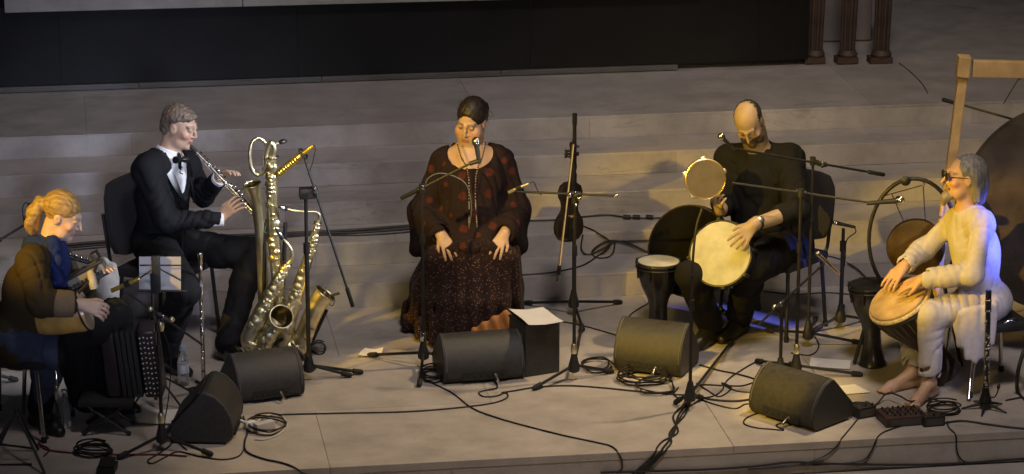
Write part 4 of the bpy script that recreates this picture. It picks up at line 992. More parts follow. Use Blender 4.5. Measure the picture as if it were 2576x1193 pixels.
def chair(label, A, fdir, zs=.46, w=.225, dp=.22, bh=.42, legmat=None, backmat=None, lean=.10, spread=.02, back=True):
    f = nrm(V(fdir[0], fdir[1], 0)); l = np.cross(V(0, 0, 1), f); A = V(A[0], A[1], 0); T = thing('chair', label, 'chair', A, 'chairs')
    R = np.stack([l, f, V(0, 0, 1)], 1); lm = legmat or m_black; P = lambda x, y, z: A+R@V(x, y, z)
    obj('seat', MB().box(P(0, .01, zs-.028), (w, dp, .028), R, .022), backmat or m_fab, T)
    if back:
        up = nrm(V(0, 0, 1)-f*lean); Rb = np.stack([l, np.cross(up, l), up], 1)
        c = P(0, -dp-.02, zs+.035+bh/2)-f*lean*bh*.5
        m = MB(); n = 9; rows = []
        for j in range(7):
            v = -1+2*j/6
            for i in range(n):
                u = -1+2*i/(n-1); s = (1-abs(v)**4*.18)
                rows.append((u*w*.98*s, -.035*(1-u*u)*1.0, v*bh/2*(1-abs(u)**5*.10)))
        vs = [c+Rb@V(*p) for p in rows]+[c+Rb@(V(*p)+V(0, -.035, 0)) for p in rows]; N = len(rows); fs = []
        for j in range(6):
            for i in range(n-1):
                a = j*n+i; fs += [(a, a+1, a+n+1, a+n), (N+a, N+a+n, N+a+n+1, N+a+1)]
        edge = [i for i in range(n)]+[j*n+n-1 for j in range(1, 7)]+[6*n+i for i in range(n-2, -1, -1)]+[j*n for j in range(5, 0, -1)]
        for q in range(len(edge)):
            a, b = edge[q], edge[(q+1) % len(edge)]; fs.append((a, N+a, N+b, b))
        m.add(vs, fs); obj('backrest', m, backmat or m_fab, T, bevel=.006)
    for sx in (-1, 1):
        for sy in (-1, 1):
            p0 = P(sx*w*.86, sy*dp*.82, zs-.05); p1 = P(sx*(w*.86+spread), sy*(dp*.82+spread*1.5), .012)
            lg = obj('leg', MB().rod(p0, p1, .0115, 10), lm, T); obj('foot_cap', MB().rod(p1+V(0, 0, .02), p1-V(0, 0, .011), .015, 10), m_rubber, lg)
        if back: obj('back_post', MB().tube(spline([P(sx*w*.8, -dp*.7, zs-.05), P(sx*w*.8, -dp-.03, zs-.02), P(sx*w*.8, -dp-.055, zs+.08), P(sx*w*.8, -dp-.06-lean*bh*.5, zs+.28)], 4), .0105, 8), lm, T)
    return T

# ---- chairs
A = fl(398, 606, .58); chair('black padded chair under the man in the dinner suit', A+facing(25)*.05, facing(25), .475, .24, .20, .44)
A = fl(1186, 580, .56); chair('grey metal folding chair behind the seated woman in the long skirt', A+FH*.05, facing(92), .44, .22, .20, .38, m_steel, m_steel)
A = fl(1962, 594, .52); chair('black padded chair under the bald man', A+facing(128)*.06, facing(130), .455, .25, .20, .40)
A = fl(2480, 762, .46)
ct = chair('chrome tube chair under the man in white', A-facing(165)*.02, facing(165), .40, .19, .17, .36, m_chrome, m_blackp, back=False)
J = Fr(V(A[0], A[1], 0)-FH*.18)
obj('frame_tube', MB().tube(spline([fl(2437, 1006, .012), J(2446, 930), J(2478, 870), J(2520, 822, .02), J(2550, 806, .04), J(2574, 830, .08), J(2590, 900, .1)], 6), .011, 10), m_chrome, ct)
obj('frame_tube', MB().tube(spline([J(2580, 870, -.0), J(2562, 930, -.05), fl(2560, 985, .012), J(2585, 1015, -.12)], 6), .011, 10), m_blackp, ct)
A = fl(52, 842, .5)
cl = chair('chrome framed chair under the bent over ponytailed musician', A-facing(12)*.02, facing(12), .44, .22, .21, .36, m_chrome, m_fab, back=False)
J = Fr(V(A[0], A[1], 0)-FH*.15)
obj('frame_tube', MB().tube(spline([J(-20, 905), J(30, 897), J(64, 900), J(62, 935), fl(60, 1040, .012)], 6), .011, 10), m_chrome, cl)
obj('frame_tube', MB().tube(spline([J(60, 880, .0), J(134, 920, -.05), J(142, 1000, -.1), fl(146, 1035, .012)], 6), .010, 10), m_chrome, cl)

# ---- microphone stands
T, F, t = mic_stand('black boom stand at the far left edge behind the ponytailed musician', (-22, 935), 616, [(-60, 960), (40, 955), (-30, 915)], ((62, 566, .05), (-40, 628, .0)))
stick_mic('black microphone on the boom behind the ponytailed musician', F(62, 566, .05), F(78, 516, .06), ball=.018)
cable('thin cable looping over the far left boom', [F(62, 568, .05), F(57, 525, .05), F(66, 510, .06), F(76, 525, .06), F(74, 556, .05)], .0035)
T, F, t = mic_stand('black boom stand with gilt joints in front of the music stand', (407, 1088), 818, [(300, 1150), (530, 1142), (440, 1060)], ((318, 735, .06), (510, 868, -.05)), weight=False, collar='b')
J2 = F
pencil_mic('yellow lit pencil microphone aimed at the hurdy-gurdy', F(352, 700, .05), F(280, 732, .08), m_ylw, .011)
obj('swivel', MB().lathe(F(405, 818), (0, 0, 1), [(.012, -.03), (.016, -.01), (.016, .01), (.01, .03)], 12), m_brass, T); obj('joint', MB().ball(F(378, 778, .02), .014, 10), m_brass, T); obj('joint', MB().ball(F(432, 804, -.02), .016, 10), m_brass, T)
T, F, t = mic_stand('tall black boom stand with hanging counterweight beside the saxophones', (777, 912), 486, [(908, 936), (880, 944), (745, 880)], ((764, 392, .0), (888, 772, -.06)), r=.012)
obj('clamp_block', MB().box(t+V(.01, 0, 0), (.045, .03, .03), None, .012), m_blackp, T)
a, b = F(694, 442, .04), F(776, 376, .0); d = nrm(b-a)
T = thing('ribbed_microphone', 'yellow lit ribbed barrel microphone slanting down to the large saxophone', 'microphone', b, 'microphones')
obj('barrel', MB().lathe(a, d, [(.014, 0), (.019, .006), (.019, .015)]+[(.019+.0035*(i % 2), .02+.0085*i) for i in range(18)]+[(.017, .178), (.014, .19)], 16), m_ylw, T)
obj('tail', MB().lathe(a+d*.19, d, [(.014, 0), (.011, .04), (.009, .07), (.006, .08)], 12), m_ylw, T)
obj('shock_mount', MB().torus(a+d*.20, d, .030, .006, 16, 6).rod(a+d*.20, F(764, 392), .010, 8), m_blackp, T)
cable('thin black cable at the tail of the yellow lit ribbed microphone', [b+d*.02, F(790, 366), F(793, 378), F(786, 410), F(775, 440)], .003)
# singer
T, F, t = mic_stand('black boom stand in front of the seated woman in the skirt', (1065, 880), 470, [(930, 893), (1055, 968), (1190, 905)], ((1182, 412, -.05), (1008, 500, .03)), collar='c')
stick_mic('silver ringed black microphone before the mouth of the woman singer', F(1206, 412, -.06), F(1197, 352, -.03), ball=.023)
obj('clip', MB().rod(F(1204, 405, -.06), F(1182, 412, -.05), .012, 8), m_blackp, T)
cable('thin pale cable arching from the singer stand boom', [F(1068, 470), F(1078, 448, -.01), F(1108, 436, -.02), F(1150, 447, -.03), F(1176, 470, -.03), F(1186, 520, -.03), F(1180, 575, -.02)], .0032, mat('grey cable', (.12, .12, .13), .4))
# centre right
T, F, t = mic_stand('black boom stand with level boom beside the black box', (1444, 912), 498, [(1345, 976), (1538, 934), (1462, 828)], ((1300, 482, .06), (1550, 493, .0)), collar='b', weight=False)
obj('boom_tip', MB().ball(F(1550, 493), .013, 10), m_chrome, T); obj('joint', MB().ball(t+V(-.03, -.01, .02), .015, 10).ball(t+V(.02, -.02, 0), .013, 10).ball(t+V(.0, -.03, -.03), .010, 10), m_chrome, T)
pencil_mic('small gilt pencil microphone at the end of the level boom', F(1330, 462, .05), F(1278, 484, .07), m_brass2, .009)
cable('short cable loop at the level boom microphone', [F(1328, 463, .05), F(1342, 458, .05), F(1352, 478, .05), F(1362, 492, .05)], .003)
T, F, t = mic_stand('straight black stand with a violin hanging from it', (1443, 752), 290, [(1322, 762), (1560, 760), (1466, 828)], r=.010)
BS = F; vt = t
obj('upper_tube', MB().lathe(V(t[0], t[1], t[2]-.32), (0, 0, 1), [(.013, 0), (.016, .02), (.013, .04), (.012, .12), (.015, .14), (.012, .16), (.011, .26), (.014, .27), (.014, .33)], 12), m_black, T)
obj('violin_yoke', MB().rod(F(1455, 390), F(1425, 388, -.05), .006, 8).tube(spline([F(1438, 378, -.05), F(1420, 388, -.06), F(1438, 398, -.05)], 4), .005, 6), m_blackp, T)
# percussion stands
T, F, t = mic_stand('short black stand clamped close to the white lap drum', (1736, 985), 690, [(1700, 1012), (1840, 860), (1765, 1000)], None)
obj('gooseneck', MB().tube(spline([t-V(0, 0, .05), F(1744, 640, .03), F(1752, 570, .06), F(1766, 525, .08)], 6), .007, 8), m_black, T)
T, F, t = mic_stand('black boom stand whose boom points right at the man in white', (2003, 912), 482, [(1905, 908), (2164, 942), (1965, 925)], ((2190, 510, .0), (1842, 460, .1)), weight=False, collar='b')
stick_mic('silver headed microphone pointing right towards the man in white', F(2180, 512, .0), F(2268, 504, -.02), ball=.025, grill=m_silver)
T, F, t = mic_stand('black boom stand behind, reaching over to the bald man', (2033, 830), 402, [(1930, 831), (2164, 862), (2052, 800)], ((1848, 374, -.30), (2225, 440, .06)))
stick_mic('black microphone with bright grille in front of the bald man', F(1850, 378, -.30), F(1812, 342, -.33), ball=.020, grill=m_silver, r=.010)
T, F, t = mic_stand('low black stand with slanting boom beside the bald man', (1963, 925), 772, [(1985, 955), (1950, 935), (1990, 915)], ((2074, 662, .12), (1907, 818, -.06)), weight=False)
stick_mic('chrome microphone lying across the end of the low slanting boom', F(2112, 690, .12), F(2056, 637, .12), ball=.014, body=m_chrome, r=.010)
obj('joint', MB().ball(F(1948, 772, .0), .014, 10), m_brass, T)
T, F, t = mic_stand('thin black stand behind the standing goblet drum', (2115, 788), 575, [(2050, 830), (2176, 802), (2120, 770)], None, r=.012)
stick_mic('small black microphone lying level on the thin stand', F(2152, 572), F(2098, 560), ball=.013, r=.010)
cable('thin cable curling off the thin stand microphone', [F(2150, 573), F(2152, 585), F(2130, 605), F(2126, 650), F(2118, 700)], .0035)
T, F, t = mic_stand('tall boom stand at the right edge behind the big gong', (2660, 800), 330, [(2610, 830), (2710, 830), (2660, 780)], ((2660, 332, .0), (2370, 250, .25)), weight=True)

# ---- floor monitors: wedge boxes seen from the rounded back
m_mon = mat('black speaker paint', (.034, .033, .034), .5, var=.25, vscale=40, bump=.25, bscale=420)
m_grill = mat('black steel grille', (.014, .014, .015), .5, .3, bump=.3, bscale=500)
m_seam = mat('worn grey edge', (.10, .10, .10), .6)
def monitor(label, pa, pb, dep=.34, h=.33, flip=False):
    a, b = fl(*pa), fl(*pb); ax = nrm(b-a); L_ = np.linalg.norm(b-a); dv = np.cross(V(0, 0, 1), ax); T = thing('floor_monitor', label, 'speaker', (a+b)/2+dv*dep/2, 'floor monitor speakers')
    prof = [(.03, .012), (.006, .05), (0, .10), (.012, .17), (.045, .245), (.095, .305), (.15, .33), (.175, .326)]; kz = h/.33; prof = [(y*dep/.34, z*kz) for y, z in prof]
    back = prof + [(dep, .12*kz), (dep+.006, .10*kz), (dep, .02), (dep-.02, .012)]
    body = [a+dv*y+V(0, 0, z) for y, z in back]
    t_ = .014
    obj('cabinet', MB().prism([p+ax*t_ for p in body], ax*(L_-2*t_)), m_mon, T, bevel=.003)
    for s, o in ((0, a), (1, b)):
        cap = [o+dv*(y*1.015-.003)+V(0, 0, z*1.012) for y, z in back]
        obj('end_cap', MB().prism([p-(ax*t_ if s else V(0, 0, 0)) for p in cap], ax*t_*1.0), m_mon, T, bevel=.005)
        e = [o+(ax*t_*1.05 if s == 0 else -ax*t_*1.05)+dv*(y-.002)+V(0, 0, z+.002) for y, z in back[2:8]]
        obj('edge_trim', MB().tube(e, .003, 6), m_seam, T)
    g0 = a+dv*.185*dep/.34+V(0, 0, h-.012); g1 = a+dv*(dep-.002)+V(0, 0, .125*kz)
    up = nrm(np.cross(ax, g1-g0)); up = up if up[2] > 0 else -up
    obj('grille', MB().prism([g0+ax*.03+up*.002, g0+ax*(L_-.03)+up*.002, g1+ax*(L_-.03)+up*.002, g1+ax*.03+up*.002], up*.006), m_grill, T)
    pc = a+ax*L_*.5+dv*.004+V(0, 0, .062*kz); obj('jack_panel', MB().box(pc, (L_*.28, .006, .034*kz), np.stack([ax, dv, V(0, 0, 1)], 1), .004), m_blackp, T)
    for k in range(6):
        q = pc+ax*(k-2.5)*L_*.085-dv*.006; obj('socket', MB().lathe(q, -dv, [(.009, 0), (.010, .004), (.006, .006)], 10), m_steel if k == 4 else m_rubber, T)
    obj('plug', MB().rod(pc+ax*L_*.12-dv*.008, pc+ax*L_*.13-dv*.055-V(0, 0, .02), .009, 10), m_steel, T)
    return T
monitor('black floor monitor in front of the woman singer, beside the black box', (1118, 972), (1322, 957), .33, .245)
monitor('wide black floor monitor in front of the saxophones', (600, 1022), (768, 1000), .33, .24)
monitor('black floor monitor at lower left, its blunt end to the audience', (586, 1120), (612, 1058), .31, .27)
monitor('olive lit floor monitor before the standing goblet drum', (1542, 936), (1712, 957), .32, .275)
monitor('olive lit floor monitor nearest the front edge on the right', (1882, 1042), (2046, 1092), .32, .255)

# black box with song sheet
a, b = fl(1322, 950), fl(1408, 936); ax = nrm(b-a); dv = np.cross(V(0, 0, 1), ax); L_ = np.linalg.norm(b-a); hb = zat(a, 822)
T = thing('black_box', 'black painted box with a song sheet on it beside the centre monitor', 'box', (a+b)/2+dv*.13)
R = np.stack([ax, dv, V(0, 0, 1)], 1)
obj('case', MB().box((a+b)/2+dv*.10+V(0, 0, hb/2), (L_/2, .10, hb/2), R, .006), m_mon, T)
obj('lid', MB().box((a+b)/2+dv*.10+V(0, 0, hb+.006), (L_/2+.003, .103, .006), R, .003), m_blackp, T)
def paper(label, pts, name='sheet_of_paper', thick=.0012, cat='paper', m=None, fold=.0):
    P = [np.asarray(p, float) for p in pts]; n = 8; vs = []; fs = []
    for j in range(n+1):
        for i in range(n+1):
            u, v = i/n, j/n; p = (P[0]*(1-u)+P[1]*u)*(1-v)+(P[3]*(1-u)+P[2]*u)*v
            vs.append(p+V(0, 0, fold*(abs(u-.5)*2)**1.5+fold*.3*math.sin(v*5+u*3)))
    N = len(vs); vs += [p-V(0, 0, thick) for p in vs]
    for j in range(n):
        for i in range(n):
            a_ = j*(n+1)+i; fs += [(a_, a_+1, a_+n+2, a_+n+1), (N+a_, N+a_+n+1, N+a_+n+2, N+a_+1)]
    return tag(obj(name, (np.array(vs), fs), m or m_paper, smooth=True), label, cat)
z = hb+.022
paper('folded white song sheet lying open on the black box', [fl(1330, 822, z), fl(1418, 813, z), fl(1366, 778, z), fl(1280, 780, z)], 'song_sheet', fold=.010)
paper('bluish white sheet lying on the floor by the singer stand foot', [fl(902, 898, .008), fl(958, 896, .008), fl(965, 880, .008), fl(918, 878, .008)], fold=.012)
paper('bluish white sheets on the floor behind the lower left monitor', [fl(345, 1065, .008), fl(440, 1068, .008), fl(475, 1032, .008), fl(335, 1030, .008)], fold=.006)
paper('cream sheet on the floor behind the right monitor', [fl(2036, 922, .006), fl(2138, 930, .006), fl(2140, 908, .006), fl(2040, 900, .006)], fold=.003)
paper('pale sheet on the floor in front of the bare feet', [fl(2075, 995, .006), fl(2190, 988, .006), fl(2150, 968, .006), fl(2060, 975, .006)], fold=.003)

# ---- music stand with sheet
B = fl(392, 1000, .06); B[2] = 0; F = Fr(B); T = thing('music_stand', 'black wire music stand holding a pale sheet between two musicians', 'stand', B)
obj('pole', MB().lathe(B+V(0, 0, .05), (0, 0, 1), [(.010, 0), (.010, .42), (.016, .421), (.016, .46), (.008, .462), (.008, zat(B, 690)-.05)], 10), m_black, T)
for e in ((330, 1030), (455, 1022), (480, 985)):
    q = fl(e[0], e[1], .012); lg = obj('leg', MB().rod(V(B[0], B[1], .20), q, .006, 8), m_black, T); obj('rubber_foot', MB().ball(q, .011, 8), m_rubber, lg)
obj('spine', MB().box(F(393, 690), (.022, .012, .10), np.stack([RGT, FH, V(0, 0, 1)], 1), .004), m_black, T)
for s, x in ((-1, 352), (1, 455)):
    obj('arm', MB().rod(F(393, 668), F(x, 668, .01), .004, 6), m_black, T); obj('arm', MB().rod(F(393, 672), F(x, 706 if s > 0 else 700, .01), .004, 6), m_black, T)
obj('ledge', MB().rod(F(340, 731), F(470, 733), .006, 6), m_black, T)
ps = [F(350, 730, .03), F(455, 730, .03), F(455, 646, .05), F(350, 646, .05)]
tag(obj('music_sheet', MB().prism(ps, FH*.002), m_sheet, smooth=False), 'shaded pale music sheet standing on the wire music stand', 'paper')

# ---- silver pipe on its stand
B = fl(513, 975); F = Fr(B); T = thing('silver_flute', 'long silver flute standing upright in front of the music stand', 'flute', B)
zt = zat(B, 636)
obj('tube', MB().lathe(B+V(0, 0, .03), (0, 0, 1), [(.010, 0), (.0115, .01), (.0115, zt*.33), (.0135, zt*.335), (.0135, zt*.38), (.0115, zt*.385), (.0115, zt*.62), (.014, zt*.625), (.014, zt*.66), (.012, zt*.665), (.012, zt-.06), (.0145, zt-.055), (.0145, zt-.035), (.010, zt-.03)], 14), m_silver, T)
kk = MB()
for i in range(11): kk.lathe(B+V(-.002, -.012, zt*(.12+.05*i)), -FH, [(.008, 0), (.009, .004), (.006, .006)], 8)
stuff(obj('key_work', kk, m_silver, T))
obj('lip_plate', MB().ball(B+V(0, -.01, zt-.09), (.012, .010, .022), 10), m_silver, T)
ST = thing('flute_stand', 'small black peg stand under the upright silver flute', 'stand', B)
obj('peg', MB().lathe(B, (0, 0, 1), [(.03, 0), (.03, .012), (.012, .016), (.0085, .028)], 14), m_blackp, ST)
for k in range(4):
    a_ = k*math.pi/2+.4; obj('leg', MB().rod(B+V(0, 0, .012), B+V(math.cos(a_)*.10, math.sin(a_)*.10, .007), .007, 8), m_black, ST)

# ---- saxophones
def keys(path, rs, n, side, rng, m, parent, rods=True):
    kk = MB(); P = spline(path, 10); N = len(P)
    for i in range(n):
        q = rng.uniform(.04, .96); k = min(N-2, int(q*(N-1))); d = nrm(P[k+1]-P[k]); r = np.interp(q, np.linspace(0, 1, len(rs)), rs)
        s = nrm(side+rng.uniform(-.8, .8)*np.cross(d, side)); s = nrm(s-d*np.dot(s, d)); c = P[k]+s*(r+.004); kr = rng.uniform(.006, .007+r*.42)
        kk.lathe(c, s, [(kr, 0), (kr*1.1, .004), (kr*.9, .006), (kr*.3, .009)], 10); kk.rod(P[k]+s*r*.7, c, .003, 6)
    if rods:
        for off in (-.6, .5):
            s0 = nrm(side+off*np.cross(nrm(P[-1]-P[0]), side)); kk.tube([p+s0*(np.interp(j/(N-1), np.linspace(0, 1, len(rs)), rs)+.006) for j, p in enumerate(P)][::4], .0028, 6)
    stuff(obj('key_work', kk, m, parent))
def sax(name, label, F, body, brs, bow, bellp, bellr, neck, mouth, m, seed, stand=True, flare=.07):
    T = thing(name, label, 'saxophone', V(*[F.A[0], F.A[1], 0]), 'saxophones on stands'); rng = random.Random(seed)
    bp = [F(*p) for p in body]; wp = [F(*p) for p in bow]; lp = [F(*p) for p in bellp]; npth = [F(*p) for p in neck]
    q = spline(bp, 10); obj('body_tube', MB().tube(q, list(np.interp(np.linspace(0, 1, len(q)), np.linspace(0, 1, len(brs)), brs)), 16), m, T)
    allp = spline([bp[-1]]+wp+[lp[0]], 8); r0, r1 = brs[-1], bellr[0]
    obj('bow', MB().tube(allp, list(np.linspace(r0*1.03, r1*1.03, len(allp))), 16), m, T)
    q = spline(lp, 10); obj('bell', MB().tube(q, list(np.interp(np.linspace(0, 1, len(q))**1.0, np.linspace(0, 1, len(bellr)), bellr)), 22, cap=False), m, T)
    d = nrm(q[-1]-q[-3]); obj('bell_rim', MB().torus(q[-1], d, bellr[-1], .0045, 28, 6), m, T)
    ri = lambda k: float(np.interp(1-k/(len(q)-1), np.linspace(0, 1, len(bellr)), bellr))
    ks = [0, 3, 7, 12, 18]; obj('bell_throat', MB().tube([q[-1-k] for k in ks], [ri(k)*(.975 if k == 0 else .93) for k in ks], 20, cap=False), MATS['bell inside'], T)
    nq = spline(npth, 8); obj('neck', MB().tube(nq, list(np.linspace(brs[0]*.62, .007, len(nq))), 12), m, T)
    mq = [F(*p) for p in mouth]; d = nrm(mq[1]-mq[0]); L_ = np.linalg.norm(mq[1]-mq[0])
    obj('mouthpiece', MB().lathe(mq[0], d, [(.011, 0), (.013, .01), (.012, L_*.6), (.006, L_)], 12), m_blackp, T); obj('ligature', MB().lathe(mq[0]+d*L_*.3, d, [(.0135, 0), (.0145, .006), (.0135, .022)], 12), m_silver, T)
    obj('joint_ring', MB().torus(bp[0], nrm(bp[1]-bp[0]), brs[0]*1.25, .005, 18, 6), m_silver, T)
    keys([F(*p) for p in body], brs, 60, -FH, rng, m, T); keys([F(*p) for p in bow]+[F(*bellp[0]), F(*bellp[1])], [brs[-1], bellr[0], bellr[1]], 20, -FH, rng, m, T, False)
    return T
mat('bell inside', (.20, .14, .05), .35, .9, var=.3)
B = fl(706, 905); F = Fr(V(B[0], B[1], 0))
sax('baritone_saxophone', 'largest saxophone, with a looped top, standing upright beside the man in the suit', Fr(F.A+FH*.08),
    [(684, 395, -.05), (684, 480, -.05), (690, 600, -.05), (704, 760, -.05), (716, 852, -.03)], [.028, .034, .036, .034, .036], [(708, 884, 0), (684, 886, .04)], [(668, 850, .06), (662, 720, .07), (656, 600, .07), (648, 520, .06), (634, 464, .04)], [.034, .030, .030, .034, .048],
    [(684, 400, -.05), (690, 376, -.05), (682, 360, -.05), (670, 384, -.05), (666, 424, -.05), (650, 440, -.05), (634, 426, -.05), (628, 392, -.05), (634, 360, -.04), (650, 348, -.03), (664, 356, -.02), (676, 372, -.02), (692, 362, -.02), (704, 359, -.02)], [(702, 359, -.02), (722, 354, -.02)], m_brass, 1)
sax('alto_saxophone', 'small saxophone in front whose round bell faces the audience', Fr(F.A-FH*.10),
    [(724, 664), (700, 706), (664, 770), (636, 826)], [.018, .030, .040, .046], [(626, 856), (640, 874), (662, 868)], [(674, 846), (692, 816), (700, 806), (708, 797, -.06)], [.048, .050, .054, .064],
    [(724, 664), (734, 652), (734, 632), (722, 612), (712, 602)], [(712, 602), (694, 574)], m_brass2, 2)
sax('tenor_saxophone', 'saxophone leaning right with its bell turned up to the right', Fr(F.A-FH*.02),
    [(798, 562), (786, 616), (758, 700), (730, 790), (718, 834)], [.016, .024, .034, .044, .050], [(716, 862), (732, 880), (752, 872)], [(764, 846), (782, 800), (800, 762), (818, 738)], [.050, .050, .052, .062],
    [(798, 562), (804, 546), (796, 534), (768, 533), (740, 530), (722, 526)], [(724, 526), (700, 520)], m_brass2, 3)
T = thing('saxophone_stand', 'black tripod stand carrying the three saxophones', 'stand', V(F.A[0], F.A[1], 0))
obj('post', MB().rod(V(F.A[0], F.A[1], .05), F(718, 560, .12), .012, 8), m_black, T); obj('post', MB().rod(F(666, 880, .10), F(664, 560, .14), .012, 8), m_black, T)
for e in ((640, 915), (790, 925), (720, 870)): q = fl(*e, .012); lg = obj('leg', MB().rod(V(F.A[0], F.A[1], .16), q, .010, 8), m_black, T); obj('rubber_foot', MB().ball(q, .014, 8), m_rubber, lg)
obj('cradle', MB().tube(spline([F(690, 868, -.12), F(730, 840, -.02), F(780, 830, -.02), F(808, 800, -.02)], 5), .010, 8), m_black, T); obj('cradle', MB().tube(spline([F(770, 900, 0), F(790, 850, 0), F(822, 780, .0)], 5), .010, 8), m_black, T)
tag(obj('clip_microphone', MB().rod(F(832, 744), F(854, 738), .007, 8).tube(spline([F(818, 750), F(834, 770), F(842, 756), F(838, 744)], 5), .0025, 6), m_blackp), 'tiny black clip microphone beside the bell turned right', 'microphone')
# ---- violin and bow
F = Fr(BS.A-FH*.03)
T = thing('violin', 'dark brown violin hanging by its scroll from the straight stand', 'violin', F(1432, 610))
c0 = F(1432, 532, -.03); upv = nrm(F(1441, 380, -.02)-F(1431, 608, -.04)); nv = nrm(-FH+RGT*.55); nv = nrm(nv-upv*np.dot(nv, upv)); lv = np.cross(upv, nv)
out = [(0, .178), (.04, .174), (.070, .155), (.083, .12), (.078, .085), (.060, .058), (.053, .03), (.056, .005), (.072, -.02), (.094, -.05), (.103, -.09), (.097, -.13), (.070, -.165), (.035, -.178), (0, -.180)]
out = [(x*.84, y*.95) for x, y in out]; poly = out+[(-x, y) for x, y in out[-2:0:-1]]
m_vio = mat('dark violin varnish', (.012, .008, .007), .45, var=.35, vscale=20, coat=.3)
obj('ribs', MB().prism([c0+lv*x+upv*y-nv*.016 for x, y in poly], nv*.032), m_vio, T, smooth=False)
for s in (1, -1): obj('plate', MB().prism([c0+lv*x*1.03+upv*y*1.02+nv*s*.0165 for x, y in poly], nv*s*.004), m_vio, T, smooth=False, bevel=.002)
obj('neck', MB().rod(c0+upv*.17+nv*.012, c0+upv*.31+nv*.01, .012, 10, .010), m_vio, T)
obj('fingerboard', MB().box(c0+upv*.19+nv*.028, (.015, .13, .003), np.stack([lv, upv, nv], 1)), m_black, T)
pb = obj('peg_box', MB().box(c0+upv*.345+nv*.004, (.011, .04, .012), np.stack([lv, upv, nv], 1), .004), m_vio, T); obj('scroll', MB().torus(c0+upv*.385-nv*.004, lv, .013, .008, 14, 8), m_vio, pb)
for k in range(4): s = 1 if k % 2 else -1; obj('peg', MB().rod(c0+upv*(.32+.018*k), c0+upv*(.32+.018*k)+lv*s*.035, .004, 6).ball(c0+upv*(.32+.018*k)+lv*s*.040, .008, 8), m_black, pb)
obj('bridge', MB().box(c0-upv*.02+nv*.036, (.018, .003, .016), np.stack([lv, upv, nv], 1)), mat('pale maple', (.4, .28, .15), .5), T); obj('tailpiece', MB().box(c0-upv*.11+nv*.030, (.016, .05, .003), np.stack([lv, upv, nv], 1)), m_black, T); obj('chin_rest', MB().ball(c0-upv*.15-lv*.05+nv*.03, (.035, .03, .009), 10), m_black, T)
st = MB()
for k in range(4): st.rod(c0+upv*.30+lv*(k-1.5)*.004+nv*.03, c0-upv*.09+lv*(k-1.5)*.006+nv*.036, .0009, 4)
stuff(obj('strings', st, m_steel, T))
a, b = F(1442, 352, -.08), F(1402, 700, -.12); T = thing('violin_bow', 'long pale violin bow hanging in front of the violin', 'bow', b)
d = nrm(b-a); obj('stick', MB().tube([a, a+(b-a)*.5+lv*.006, b], [.004, .0055, .006], 8), mat('bow wood', (.12, .08, .05), .5), T); obj('hair', MB().rod(a+nv*.012, b+nv*.014-d*.06, .0035, 6), mat('bow hair', (.55, .5, .45), .6), T); obj('frog', MB().box(b-d*.05+nv*.007, (.007, .012, .028), np.stack([lv, nv, d], 1), .003), m_black, T); obj('tip', MB().box(a+nv*.006+d*.01, (.004, .01, .014), np.stack([lv, nv, d], 1), .002), m_black, T); obj('screw', MB().rod(b, b+d*.018, .005, 8), m_black, T)

# ---- goblet drums
def goblet(name, label, top, base, rt, m, head, tilt=None, rope=False):
    d = nrm(top-base); H = np.linalg.norm(top-base); T = thing(name, label, 'drum', base, 'goblet drums')
    pr = [(rt*.66, 0), (rt*.70, .012), (rt*.62, .03), (rt*.47, H*.22), (rt*.44, H*.42), (rt*.52, H*.52), (rt*.78, H*.66), (rt*.98, H*.82), (rt*1.03, H*.93), (rt*1.03, H-.012)]
    obj('shell', MB().lathe(base, d, pr, 32), m, T)
    rim = obj('rim', MB().torus(base+d*(H-.012), d, rt*1.03, .011, 36, 8).torus(base+d*(H-.035), d, rt*1.06, .006, 36, 6), m_black, T)
    obj('drum_head', MB().lathe(base+d*(H-.012), d, [(rt*1.0, 0), (rt*.98, .009), (rt*.9, .0105), (0.0, .011)], 36), head, T)
    u, w, _ = basis(d)
    for k in range(8):
        a = k*math.pi/4+.2; s = math.cos(a)*u+math.sin(a)*w; obj('tension_rod', MB().rod(base+d*(H-.01)+s*rt*1.10, base+d*(H*.80)+s*rt*1.05, .005, 6).ball(base+d*(H-.008)+s*rt*1.10, .009, 8), m_black, T)
    return T
m_gob = mat('black lacquered drum shell', (.014, .013, .013), .28, var=.3, vscale=15, coat=.3)
t = fl(1657, 655, .46); goblet('goblet_drum', 'black goblet drum with white head standing behind the olive lit monitor', t, V(t[0], t[1], 0), .118, m_gob, m_white_drum)
t = fl(2190, 712, .47); b = t-V(0, 0, .47)+RGT*.025; goblet('goblet_drum', 'black goblet drum standing beside the man in white', t, b, .112, m_gob, m_blackp)

# ---- bald man's drums
A = fl(1962, 594, .52); A[2] = 0; J = Fr(A)
c = J(1812, 638, -.60); n = nrm(-FH*.80-RGT*.42+V(0, 0, .36))
T = thing('lap_drum', 'round drum with bright white head held on the lap of the bald man', 'drum', c)
u0 = V(0, 0, 1)
obj('drum_head', MB().lathe(c, n, [(.178, -.004), (.176, .002), (.165, .004), (0, .0045)], 40), m_white_drum, T)
obj('shell', MB().lathe(c-n*.15, n, [(.120, 0), (.150, .05), (.176, .10), (.180, .145)], 36), m_gob, T); obj('hoop', MB().torus(c-n*.003, n, .182, .006, 40, 8).torus(c-n*.03, n, .184, .006, 40, 8), m_black, T)
u, w, _ = basis(n)
for k in range(8):
    a = k*math.pi/4+.25; s = math.cos(a)*u+math.sin(a)*w; obj('lug', MB().box(c+s*.190-n*.03, (.010, .008, .03), np.stack([np.cross(n, s), s, n], 1), .003).rod(c+s*.192+n*.012, c+s*.192-n*.03, .004, 6), m_blackp, T)
obj('badge', MB().box(c-V(0, 0, .172)-n*.07-RGT*.0, (.045, .006, .02), np.stack([RGT, n, np.cross(RGT, n)], 1)), mat('tan label', (.25, .19, .10), .6), T)
